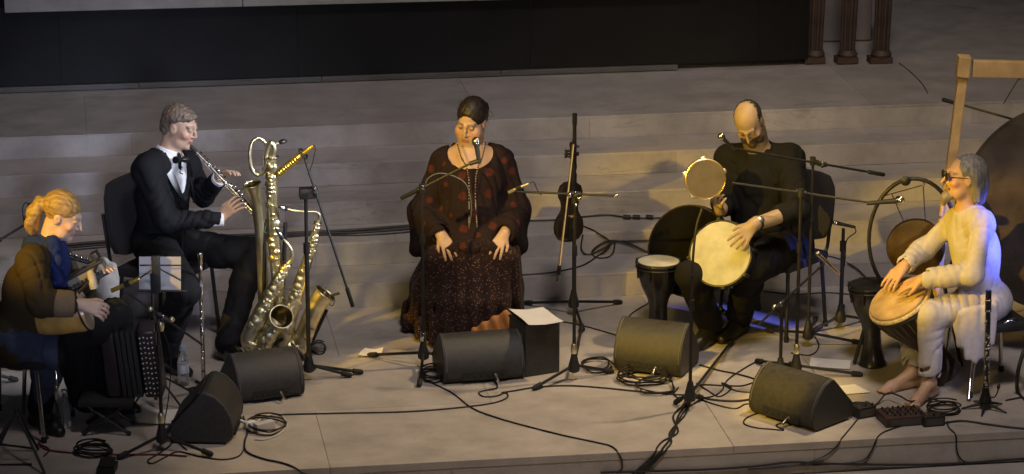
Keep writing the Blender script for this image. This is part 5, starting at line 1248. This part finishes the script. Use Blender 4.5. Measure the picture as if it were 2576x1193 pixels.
c = J(1735, 632, -.20); n = nrm(-FH*.82-RGT*.45+V(0, 0, .25))
T = thing('frame_drum', 'large dark frame drum leaning behind the lap drum of the bald man', 'drum', c-V(0, 0, .27))
obj('drum_skin', MB().lathe(c, n, [(.255, 0), (.252, .004), (0, .005)], 40), mat('dark hide', (.005, .0045, .004), .9, spec=.1, var=.3, vscale=10), T); obj('frame_ring', MB().lathe(c-n*.05, n, [(.255, 0), (.262, .002), (.262, .05), (.256, .053), (.25, .05), (.25, 0)], 40), mat('dark drum wood', (.03, .02, .014), .45), T)
c = J(1773, 450, -.46); n = nrm(-FH+RGT*.12+V(0, 0, .12))
T = thing('tambourine', 'small brass rimmed tambourine held up in the hand of the bald man', 'tambourine', c-V(0, 0, .12))
u, w, _ = basis(n)
m_thin = mat('translucent drum skin', (.24, .19, .11), .4, trans=.45, var=.15, vscale=14)
obj('skin', MB().lathe(c+n*.018, n, [(.106, 0), (.105, .0025), (0, .003)], 36), m_thin, T); obj('frame', MB().lathe(c-n*.024, n, [(.104, 0), (.112, .002), (.112, .046), (.105, .048), (.103, .044), (.103, 0)], 36), mat('gilt wood frame', (.40, .27, .08), .35, .5, var=.3), T); obj('rim_band', MB().torus(c+n*.018, n, .110, .005, 36, 6), m_brass, T)
for k in range(5):
    a = k*2*math.pi/5+math.pi/2+.05; s = math.cos(a)*u+math.sin(a)*w
    for o in (-.008, .008): obj('jingle', MB().lathe(c+s*.112+n*(o-.0025), n, [(.006, 0), (.016, .002), (.016, .0035), (.008, .005)], 14), m_brass, T)
a = fl(1812, 776, .15); b = fl(1858, 812, .06); T = thing('foot_jingles', 'strip of shiny ankle jingles on the bald man shoe', 'jingles', b)
obj('strap', MB().rod(a, b, .011, 8), m_rubber, T)
for q in np.linspace(.05, .95, 5): obj('bell', MB().ball(a+(b-a)*q-FH*.014+V(0, 0, .008), .011, 10), m_silver, T)

# ---- rope drum of the man in white
A = fl(2480, 762, .46); A[2] = 0; J = Fr(A)
c = J(2258, 748, -.08); n = nrm(-.50*RGT-.24*FH+.83*V(0, 0, 1)); T = thing('rope_drum', 'rope tuned drum with tan hide head tilted between the knees of the man in white', 'drum', c-n*.55)
m_dj = mat('dark carved wood', (.05, .032, .022), .5, var=.4, vscale=12, bump=.3)
rt = .162; L_ = .56
obj('shell', MB().lathe(c-n*.03, -n, [(rt*.97, 0), (rt*.96, .06), (rt*.86, .14), (rt*.66, .22), (rt*.46, .29), (rt*.42, .33), (rt*.50, .42), (rt*.60, .50), (rt*.64, .53), (rt*.58, .53)], 36), m_dj, T)
obj('drum_head', MB().lathe(c-n*.04, n, [(rt*1.03, 0), (rt*1.05, .02), (rt*1.03, .036), (rt*.98, .042), (0, .042)], 40), m_skin_drum, T)
hh = MB()
u, w, _ = basis(n)
obj('fur_collar', MB().torus(c-n*.028, n, rt*1.05, .012, 44, 8), mat('pale goat fur', (.66, .55, .35), .9, var=.3, vscale=60, bump=.8, bscale=150), T)
obj('rope_ring', MB().torus(c-n*.052, n, rt*1.06, .010, 40, 8), m_cable, T); obj('rope_ring', MB().torus(c-n*.285, n, rt*.50, .009, 30, 8), m_cable, T)
N = 26
for k in range(N):
    for o in (0, .5):
        a0 = 2*math.pi*(k+o*.5)/N; a1 = 2*math.pi*(k+.25+o*.5)/N; pts = []
        for q, (rr, h) in enumerate(((1.075, .055), (1.02, .10), (.90, .16), (.70, .225), (.53, .28))):
            a = a0+(a1-a0)*q/4; pts.append(c-n*h+(math.cos(a)*u+math.sin(a)*w)*rt*rr)
        if o == 0: obj('tuning_rope', MB().tube(pts, .0042, 5), mat('dark rope', (.11, .09, .07), .85), T)

# ---- gongs
c = J(2303, 605, .30); n = nrm(-FH-RGT*.1); up = V(0, 0, 1)
T = thing('hoop_stand', 'black hoop shaped gong stand behind the rope drum', 'stand', c-V(0, 0, .33)); lt = np.cross(up, n)
m_gong = mat('dark hammered bronze', (.14, .10, .055), .45, .9, var=.4, vscale=10, bump=.15, bscale=45)
R_ = .33; hc = J(2296, 600, .30)
hp = [hc+lt*math.cos(a)*.235+up*math.sin(a)*.335 for a in np.linspace(-.75, math.pi+.75, 34)]
obj('hoop', MB().tube(hp, .011, 10), m_black, T)
obj('foot', MB().rod(V(hp[0][0], hp[0][1], hp[0][2]), hp[0]+lt*.12+V(0, 0, -hp[0][2]+.012), .011, 8), m_black, T); obj('foot', MB().rod(hp[-1], hp[-1]-lt*.12+V(0, 0, -hp[-1][2]+.012), .011, 8), m_black, T)
obj('top_boss', MB().lathe(hc+up*.325+n*.01-lt*.05, n, [(.026, 0), (.028, .006), (.010, .02), (0, .022)], 18), m_blackp, T)
obj('hook', MB().tube(spline([hc+up*.325+lt*.045, hc+up*.30+lt*.05, hc+up*.295+lt*.04], 4), .004, 6), m_steel, T)
G = thing('gong', 'small dark bronze gong hanging in the hoop stand', 'gong', c-V(0, 0, .2), 'gongs'); gc = J(2304, 622, .30)
obj('disc', MB().lathe(gc-n*.02, n, [(.155, 0), (.160, .01), (.155, .032), (.10, .038), (.045, .040), (.04, .052), (0, .056)], 40), m_gong, G)
obj('cord', MB().rod(gc+up*.15+lt*.045, hc+up*.30+lt*.045, .003, 6), m_cable, G); obj('cord', MB().tube([hc+up*.30+lt*.045, hc+up*.235-lt*.16], .003, 6), m_cable, G); obj('cord', MB().rod(gc+up*.14-lt*.07, hc+up*.245-lt*.12, .003, 6), m_cable, G)
gc = J(2692, 528, .42); n = nrm(-FH-RGT*.10); R_ = .60
G = thing('gong', 'very large dark bronze gong at the right edge in a wooden frame', 'gong', gc-V(0, 0, R_), 'gongs')
obj('disc', MB().lathe(gc-n*.03, n, [(R_-.01, 0), (R_, .015), (R_-.012, .05), (R_*.8, .058), (R_*.45, .062), (R_*.25, .066), (R_*.22, .078), (0, .084)], 72), mat('huge dark bronze', (.085, .068, .050), .55, .3, var=.45, vscale=5, bump=.5, bscale=25), G)
m_pine = mat('yellow pine', (.50, .34, .16), .6, var=.22, vscale=9, bump=.12, bscale=40)
T = thing('gong_stand', 'pale wooden post and beam frame around the big gong', 'stand', fl(2380, 800))
tp, bt = J(2427, 150, .48), J(2392, 420, .42); dd = nrm(bt-tp); ft = tp+dd*((tp[2]-.02)/(-dd[2]))
def plank(a, b, w, dpt): d = nrm(b-a); s = nrm(np.cross(d, FH)); k = np.cross(s, d); return MB().box((a+b)/2, (w, dpt, np.linalg.norm(b-a)/2), np.stack([s, k, d], 1), .006)
obj('post', plank(tp, ft, .026, .024), m_pine, T, smooth=False)
obj('joint_block', plank(J(2426, 140, .46), J(2420, 192, .46), .034, .040), m_pine, T, smooth=False)
obj('beam', plank(J(2446, 172, .46), J(3000, 184, .40), .046, .024), m_pine, T, smooth=False)
obj('post', plank(J(2985, 175, .40), J(3020, 800, .40), .026, .024), m_pine, T, smooth=False)
obj('gong_cord', MB().rod(J(2566, 192, .44), J(2524, 262, .43), .0025, 6), m_cable, T); obj('gong_cord', MB().rod(J(2820, 192, .44), J(2840, 280, .43), .0025, 6), m_cable, T); obj('cord_knot', MB().ball(J(2566, 200, .44), .008, 8), m_steel, T)

# ---- clarinet on its stand
B = fl(2478, 1030); F = Fr(B); a, b = V(B[0], B[1], .05), F(2487, 730, .0); d = nrm(b-a); L_ = np.linalg.norm(b-a)
T = thing('clarinet', 'black clarinet with silver keys standing upright at the right front', 'clarinet', a)
obj('body', MB().lathe(a, d, [(.034, 0), (.030, .012), (.020, .05), (.015, .10), (.0145, L_*.45), (.016, L_*.455), (.016, L_*.48), (.014, L_*.485), (.013, L_*.80), (.016, L_*.805), (.017, L_*.90), (.013, L_*.905), (.016, L_*.91), (.0155, L_)], 16), m_gob, T)
for q in (.12, .47, .81, .905): obj('ring', MB().lathe(a+d*L_*q, d, [(.016, 0), (.0175, .002), (.0175, .006), (.016, .008)], 14), m_silver, T)
kk = MB(); rg = random.Random(9)
for i in range(24):
    q = rg.uniform(.15, .78); s = nrm(-FH+RGT*rg.uniform(-1, 1)); o = a+d*L_*q+s*.015; kk.lathe(o, s, [(.007, 0), (.008, .004), (.005, .006)], 8)
for s in (-1, 1): kk.rod(a+d*L_*.16+RGT*s*.013-FH*.012, a+d*L_*.76+RGT*s*.011-FH*.011, .0022, 6)
stuff(obj('key_work', kk, m_silver, T))
ST = thing('clarinet_stand', 'small five legged black stand under the clarinet', 'stand', B)
obj('peg', MB().lathe(B, (0, 0, 1), [(.022, .008), (.028, .02), (.026, .05), (.012, .08), (.010, .15)], 14), m_blackp, ST)
for k in range(5): q = k*2*math.pi/5+.5; obj('leg', MB().tube([B+V(0, 0, .035), B+V(math.cos(q)*.06, math.sin(q)*.06, .022), B+V(math.cos(q)*.125, math.sin(q)*.125, .005)], [.010, .008, .004], 8), m_blackp, ST)
tag(obj('clip_microphone', MB().tube(spline([F(2484, 998), F(2500, 1000, -.01), F(2508, 990, -.01), F(2512, 976, -.01)], 5), .004, 6).ball(F(2512, 973, -.01), (.010, .010, .016), 8), m_blackp), 'small black clip microphone bent out from the clarinet', 'microphone')
tag(obj('wooden_block', MB().box(surf(2530, 832)+V(0, .03, .02), (.07, .03, .02), None, .005), m_pine, smooth=False), 'pale wooden block on the floor under the gong', 'block')

# ---- hurdy-gurdy
A = fl(55, 850, .50); A[2] = 0; J = Fr(A)
a, b = J(98, 812, -.20), J(212, 786, -.16); d = nrm(b-a); L_ = np.linalg.norm(b-a); T = thing('hurdy_gurdy', 'honey coloured wooden hurdy-gurdy with crank on the lap of the ponytailed musician', 'hurdy gurdy', a)
m_hg = mat('honey varnished wood', (.55, .32, .08), .3, var=.3, vscale=12, coat=.4)
obj('body', MB().lathe(a-d*.02, d, [(.02, 0), (.055, .006), (.072, .05), (.084, .12), (.092, .20), (.096, L_), (.094, L_+.02)], 26), m_hg, T)
pl = nrm(d+V(0, 0, .18)-FH*.25); pc = J(210, 782, -.16)
obj('end_plate', MB().lathe(pc, pl, [(.104, 0), (.108, .003), (.106, .012), (0, .014)], 32, sx=.9), mat('pale spruce', (.60, .52, .40), .5, var=.1), T)
obj('end_rim', MB().torus(pc+pl*.006, pl, .106, .006, 32, 6), m_black, T); obj('sound_hole', MB().ball(pc+pl*.013+V(0, 0, .05)-FH*.01, (.008, .012, .026), 10), m_black, T)
obj('crank', MB().tube([pc+pl*.012, pc+pl*.05, pc+pl*.055-V(0, 0, .05)], .006, 8), m_steel, T); obj('crank_knob', MB().ball(pc+pl*.07-V(0, 0, .05), .016, 10), m_dj, T)
ka, kb = J(172, 716, -.02), J(262, 668, .0); kd = nrm(kb-ka); sd = nrm(np.cross(kd, -FH)); R = np.stack([kd, FH, nrm(np.cross(kd, FH))], 1)
kc = (ka+kb)/2
kb_ = obj('key_box', MB().box(kc, (.11, .045, .035), R, .006), mat('grey stained wood', (.20, .18, .16), .5, var=.2), T)
for s in (-1, 1): obj('rail', MB().box(kc+R@V(0, -.04, s*.034), (.118, .010, .008), R, .003), m_black, kb_)
for i in range(9): obj('key', MB().box(kc+R@V(-.09+.0225*i, -.055, -.012), (.006, .014, .008), R, .002), m_blackp, kb_)
obj('wheel_cover', MB().torus(J(236, 718, -.08), d, .06, .022, 20, 10, 0, math.pi, u=FH), mat('pale horn', (.50, .46, .38), .4, var=.2), T)
ph = J(246, 656, .05); obj('peg_head', MB().box(ph, (.02, .03, .05), R, .006), m_black, T)
pa, pb = J(158, 641, .06), J(240, 666, .06); obj('peg_bar', MB().rod(pa, pb, .011, 8), m_blackp, T)
for q in np.linspace(.05, .95, 6): o = pa+(pb-pa)*q; obj('peg', MB().rod(o, o+V(0, 0, .018)-FH*.01, .005, 6).ball(o+V(0, 0, .02)-FH*.012, .010, 8), m_silver, T)
obj('strap', MB().tube(spline([J(248, 650, .0), J(230, 700, -.12), J(196, 738, -.16)], 6), .009, 6), m_rubber, T)
T = thing('cloth_bag', 'pale grey soft bag behind the knees of the ponytailed musician', 'bag', J(270, 770, .25))
S = SDF(J(268, 720, .25)-.22, J(268, 720, .25)+.22, .008); S.chain([J(262, 760, .24), J(268, 710, .25), J(262, 660, .26)], [.055, .05, .028], .03); S.cone(J(285, 755, .24), J(284, 670, .26), .032, .024, .02); S.wave(.008, lambda p: smooth_noise(p*V(1, 1, .5), 55, 71))
garment('sack', S, T, (.36, .34, .31))

# ---- accordion on folding stool
B = fl(268, 1096); F = Fr(B); hz = zat(B, 1016)
T = thing('folding_stool', 'low black folding stool with crossed legs at lower left', 'stool', B)
Rg = np.stack([RGT, FH, V(0, 0, 1)], 1); w = .115
for s in (-1, 1):
    for k in (0, 1):
        o = B+FH*(.17*k); lg = obj('leg', MB().rod(o-RGT*s*w+V(0, 0, .012), o+RGT*s*w*.85+V(0, 0, hz-.01), .009, 8), m_black, T); obj('rubber_foot', MB().ball(o-RGT*s*w+V(0, 0, .013), .013, 8), m_rubber, lg)
obj('seat', MB().box(B+FH*.085+V(0, 0, hz), (.14, .11, .014), Rg, .008), m_fab, T)
ac = B+FH*.09+V(0, 0, hz+.016)+RGT*.03+FH*.04; T = thing('accordion', 'dark accordion with rows of pearl buttons standing on the folding stool', 'accordion', ac)
tilt = nrm(RGT*.98-V(0, 0, .10)); 
def slab(x0, x1, z0, z1, dp): return [ac+RGT*(x0+.0)+V(0, 0, z0), ac+RGT*x1+V(0, 0, z0), ac+RGT*(x1-.035)+V(0, 0, z1), ac+RGT*(x0-.035)+V(0, 0, z1)]
m_acc = mat('dark burgundy celluloid', (.020, .014, .015), .35, var=.3, vscale=18, coat=.15)
obj('bass_case', MB().prism([p-FH*.09 for p in slab(.17, .262, .0, .36, 0)], FH*.20), m_acc, T, bevel=.012)
for i in range(4, 8): obj('bellows_fold', MB().prism([p-FH*.085 for p in slab(-.05+.027*i, -.030+.027*i, .004, .352, 0)], FH*.19), m_rubber, T, smooth=False)
obj('treble_case', MB().prism([p-FH*.09 for p in slab(-.025, .050, 0, .36, 0)], FH*.20), m_acc, T, bevel=.012)
for j in range(12):
    for i in range(4):
        o = ac+RGT*(.183+.020*i-.035*(j+1)/13+.0)+V(0, 0, .025+.027*j+.004*(i % 2))-FH*.091; obj('button', MB().ball(o, .0045, 6), mat('pearl', (.62, .60, .58), .3), T)

# ---- folded black stand legs at the bottom left, pedal, bottle, sandal
B = fl(60, 1170); F = Fr(B); T = thing('folding_easel', 'thin black folding frame standing at the lower left corner', 'easel', B)
top = F(40, 1032, .1)
for e in ((0, 1100), (112, 1190), (-30, 1180), (96, 1130)): obj('leg', MB().rod(top, fl(*e, .01), .0075, 8), m_black, T)
obj('cross_bar', MB().rod(F(-10, 1172), F(80, 1170), .010, 8), m_black, T); obj('cross_bar', MB().rod(F(0, 1118, .05), F(80, 1128, .05), .006, 8), m_black, T)
obj('hinge', MB().ball(top, .014, 8), m_blackp, T)
B = fl(270, 1186); T = thing('foot_pedal', 'small black foot pedal at the bottom left edge', 'pedal', B)
obj('base', MB().box(B+V(0, 0, .018), (.045, .06, .018), rotz(-.2), .006), m_blackp, T); obj('treadle', MB().box(B+V(0, 0, .046), (.038, .05, .008), rotz(-.2) @ np.array([[1, 0, 0], [0, .98, -.17], [0, .17, .98]]), .004), m_rubber, T)
for s in (-1, 1): obj('knob', MB().lathe(B+V(s*.02, .04, .052), (0, 0, 1), [(.008, 0), (.007, .012)], 10), m_steel, T)
B = fl(462, 968); T = thing('water_bottle', 'clear plastic water bottle on the floor behind the flute', 'bottle', B)
m_pet = mat('clear plastic', (.75, .78, .82), .12, trans=.85)
obj('bottle', MB().lathe(B, (0, 0, 1), [(.026, 0), (.031, .006), (.031, .05), (.029, .055), (.031, .06), (.031, .13), (.022, .165), (.012, .19), (.012, .205)], 20), m_pet, T); obj('cap', MB().lathe(B+V(0, 0, .203), (0, 0, 1), [(.0145, 0), (.0145, .016), (.012, .018)], 14), mat('blue cap', (.25, .32, .5), .5), T); obj('paper_label', MB().lathe(B+V(0, 0, .07), (0, 0, 1), [(.0315, 0), (.0317, .001), (.0317, .05), (.0315, .051)], 20), mat('grey label', (.45, .45, .5), .6), T)
# dark glass bottle beside the crossed legs on the left
B = fl(165, 1075); T = thing('water_bottle', 'clear plastic bottle beside the shoe of the ponytailed musician', 'bottle', B)
obj('bottle', MB().lathe(B, (0, 0, 1), [(.024, 0), (.029, .006), (.029, .11), (.02, .15), (.012, .175), (.012, .19)], 18), m_pet, T); obj('cap', MB().lathe(B+V(0, 0, .188), (0, 0, 1), [(.0145, 0), (.0145, .016), (.012, .018)], 14), m_paper, T)

# ---- small electronics on the right
def gadget(name, label, px, sz, yaw, knobs, m=m_blackp, slope=0):
    B = fl(*px); R = rotz(yaw); T = thing(name, label, 'mixer' if 'mix' in name else 'box', B)
    obj('case', MB().box(B+V(0, 0, sz[2]), sz, R, .005), m, T)
    for i in range(knobs[0]):
        for j in range(knobs[1]):
            p = B+R@V(sz[0]*(-.75+1.5*i/max(1, knobs[0]-1)), sz[1]*(-.6+1.3*j/max(1, knobs[1]-1)), 2*sz[2]); obj('knob', MB().lathe(p, (0, 0, 1), [(.006, 0), (.0055, .012), (.004, .013)], 8), m_steel if (i+j) % 4 == 0 else m_rubber, T)
    obj('face_panel', MB().box(B+R@V(0, -sz[1]-.0015, sz[2]), (sz[0]*.8, .0015, sz[2]*.6), R), mat('grey panel', (.06, .055, .055), .5), T)
    return T
gadget('splitter_box', 'small black junction box beside the right front monitor', (2170, 1046), (.055, .045, .03), .3, (3, 1))
gadget('mixing_desk', 'small maroon mixing desk with rows of knobs on the floor', (2268, 1060), (.115, .085, .026), .08, (7, 4), mat('maroon casing', (.055, .028, .028), .5, var=.2))
gadget('effects_box', 'black effects box with pale label at the end of the mixing desk', (2344, 1068), (.058, .04, .028), .1, (3, 1))

# ---- white mains adaptor strip
B = fl(655, 1082); T = thing('mains_adaptor', 'white mains adaptor block lying in coiled cable by the lower left monitor', 'adaptor', B)
obj('block', MB().box(B+V(.02, 0, .022), (.055, .022, .022), rotz(.5), .006), m_cablew, T); obj('plug', MB().box(B+V(-.05, .03, .02), (.03, .02, .02), rotz(.3), .006), m_paper, T)

# ---- cables
cable('white cable looped on the floor behind the lower left monitor', [(640, 1068), (668, 1050), (695, 1043), (716, 1056), (716, 1080), (695, 1098), (664, 1108), (640, 1108)], .005, m_cablew)
cable('black cable from the centre monitor curling off to the left', [(1247, 962), (1250, 978), (1222, 984), (1204, 990), (1218, 1000), (1250, 998), (1272, 990), (1276, 1002), (1240, 1016), (1150, 1028), (1020, 1038), (880, 1041), (735, 1044), (700, 1046)])
cable('black cable running from the centre stand down to the front edge', [(1072, 960), (1092, 968), (1140, 992), (1190, 1030), (1260, 1056), (1340, 1078), (1420, 1098), (1500, 1115), (1540, 1126), (1560, 1148), (1565, 1176), (1550, 1190)])
for i, (dx, r) in enumerate(((0, .006), (9, .0055), (-8, .005), (4, .0045))):
    cable(['thickest cable in the middle of', 'rightmost cable of', 'leftmost cable of', 'thinnest cable of'][i]+' the bundle running over the front edge' , [(1738+dx, 992), (1726+dx, 1018+i*2), (1706+dx*1.6, 1050), (1696-dx*1.2, 1090), (1676+dx*1.4, 1120-i*3), (1650+dx*1.2, 1146), (1624+dx*1.4, 1172), (1600+dx*1.6, 1195)], r, group='cable bundle over the front edge')
cable('black cable curling on the step at the bottom edge', [(1510, 1188), (1640, 1184), (1780, 1180), (1900, 1172), (1990, 1162), (2100, 1166), (2300, 1168), (2440, 1163), (2500, 1158), (2590, 1152)], .006)
cable('black cable from the junction box over the edge', [(2158, 1056), (2140, 1078), (2118, 1104), (2092, 1134), (2052, 1156), (1990, 1172), (1880, 1180)])
cable('black cable from the mixing desk over the edge', [(2268, 1074), (2226, 1088), (2204, 1106), (2190, 1136), (2168, 1158), (2110, 1166), (2010, 1170)])
cable('black cable from the effects box over the edge', [(2382, 1062), (2388, 1080), (2404, 1096), (2406, 1130), (2418, 1156), (2450, 1164), (2530, 1156), (2590, 1152)])
cable('black cable from the effects box out to the right', [(2360, 1070), (2420, 1062), (2480, 1070), (2540, 1078), (2600, 1084)], .006)
cable('black cable from the stand foot to the tangle of cables', [(1262, 990), (1300, 984), (1350, 976), (1430, 972), (1520, 978), (1600, 986), (1690, 994), (1740, 996)])
cable('black cable from the short drum stand to the front right monitor', [(1742, 996), (1790, 1008), (1850, 1012), (1900, 1006), (1950, 1000)], .006)
cable('black cable beneath the front right monitor', [(1745, 1000), (1800, 1020), (1850, 1030), (1880, 1018), (1930, 1030), (1880, 1052), (1872, 1068), (1900, 1078), (1940, 1082), (1972, 1084), (1952, 1072), (1985, 1062)])
cable('black cable slanting from the low stand to the tangle', [(1905, 910), (1870, 930), (1830, 958), (1815, 985), (1790, 1000), (1745, 1004)])
cable('black cable crossing behind the short drum stand', [(1760, 920), (1810, 934), (1860, 944), (1900, 958), (1870, 972), (1820, 972), (1770, 970), (1735, 978)])
cable('black cable zigzagging by the front right monitor', [(1752, 966), (1780, 984), (1810, 1000), (1840, 978), (1815, 965), (1850, 985), (1900, 990)])
rc = random.Random(21)
def coil(label, cx, cy, rx, ry, turns, r=.0042, lift=.0, m=None, tail=()):
    pts = []
    for i in range(int(turns*9)):
        t = i*2*math.pi/9; k = 1+rc.uniform(-.14, .14); pts.append((cx+rx*k*math.cos(t)+rc.uniform(-2, 2), cy+ry*k*math.sin(t), lift+.0012*i))
    return cable(label, pts+list(tail), r, m)
coil('tangled coil of black cable in front of the olive lit monitor', 1618, 956, 62, 17, 5, .0045)
coil('loose loops of black cable beside the tangled coil', 1650, 978, 50, 18, 2, .004, .004, tail=((1700, 1000, .0), (1740, 1006, .0)))
coil('coil of black cable at the corner of the olive lit monitor', 1500, 924, 36, 16, 2, .0045, tail=((1560, 930, 0), (1600, 950, 0)))
coil('coil of black cable behind the effects box', 2372, 1036, 40, 13, 4, .0045)
coil('coil of dark cable on the floor at lower left', 236, 1140, 44, 14, 4, .005)
coil('small coil of black cable at the singer stand foot', 1088, 950, 26, 14, 4, .0045)
coil('coil of black cable around the white adaptor', 670, 1076, 46, 20, 3, .0045)
coil('coil of black cable by the foot of the tall boom stand', 800, 880, 18, 14, 2, .004)
cable('dark red cable on the floor at lower left', [(96, 1120), (120, 1134), (190, 1142), (300, 1146), (400, 1146), (470, 1150)], .0045, m_cabler)
cable('dark red cable bunched by the folding frame', [(120, 1060), (100, 1090), (122, 1104), (96, 1116), (124, 1132), (110, 1150)], .004, m_cabler)
cable('black cable from the lower left monitor off the bottom edge', [(612, 1050), (622, 1090), (616, 1112), (620, 1138), (660, 1156), (720, 1170), (780, 1196)], .005)
cable('black cable snaking in front of the lower left monitor', [(438, 1090), (430, 1120), (395, 1146), (372, 1160), (384, 1168), (420, 1150), (450, 1138), (500, 1150), (560, 1158), (600, 1150), (616, 1128)], .004)
cable('black cable running down beside the front boom stand', [J2(410, 830), J2(430, 900, -.02), J2(424, 1000, -.03), surf(414, 1080, .005), surf(440, 1108, .005), surf(470, 1134, .005)], .0035)
for i, off in enumerate((0, 6, 12)):
    cable(['upper', 'middle', 'lower'][i]+' black cable along the third step behind the saxophones', [(150, 622+off), (260, 612+off), (400, 606+off*.6), (520, 600+off*.8), (640, 594+off), (780, 588+off*.5), (900, 582+off*1.0), (1000, 574+off*1.2), (1060, 570+off)], .009-.002*i)
cable('black cable along the third step behind the violin', [(1330, 558), (1400, 556), (1470, 548), (1530, 544), (1580, 550), (1640, 552), (1690, 550), (1720, 560)], .006)
T_ = surf(1575, 552); T = thing('cable_connector', 'black inline cable connectors on the step behind the goblet drum', 'connector', T_)
for x in (1568, 1592, 1625): obj('plug_body', MB().rod(surf(x, 552, .015), surf(x+18, 553, .015), .014, 10), m_blackp, T)
cable('black cable sagging down the steps behind the violin', [(1310, 694), (1370, 690), (1420, 682), (1470, 668), (1510, 640), (1535, 612), (1510, 590), (1470, 572)], .005)
cable('black cable looping on the steps right of the violin', [(1466, 590), (1462, 625), (1480, 640), (1520, 622), (1545, 608), (1536, 646), (1500, 650), (1490, 630), (1530, 606), (1580, 612), (1640, 640)], .0045)
cable('black cable crossing the step towards the goblet drum', [(1520, 608), (1570, 606), (1640, 604), (1700, 600)], .004)
cable('black cable dropping down the steps to the goblet drum', [(1690, 556), (1680, 580), (1690, 602), (1660, 625)], .004)
cable('black cable from behind the goblet drum to the monitor', [(1700, 735), (1640, 760), (1590, 790), (1575, 810)], .004)
cable('black cable on the floor right of the black box', [(1410, 810), (1470, 822), (1540, 842), (1560, 850)], .004)
cable('black cable along the floor behind the low stand', [(1920, 735), (2000, 742), (2080, 738), (2140, 742), (2180, 735)], .004)
cable('black cable curving down the step behind the thin stand', [(2040, 640), (2100, 650), (2150, 672), (2180, 700)], .004)
cable('black cable from the low stand across the papers', [(2052, 800), (2040, 830), (2060, 870), (2040, 895), (1990, 890)], .004)
cable('black cable joining the junction box and mixing desk', [(2120, 1020), (2160, 1014), (2200, 1022), (2230, 1010, .04), (2260, 1020, .05), (2290, 1030, .04), (2330, 1012, .02), (2380, 1016)], .0045)
cable('black cable at the far right floor', [(2530, 1010), (2560, 1004), (2600, 1000)], .005)
cable('thin crack-like cable on the upper terrace beside the columns', [(2262, 160), (2290, 182), (2318, 210), (2334, 236)], .003)
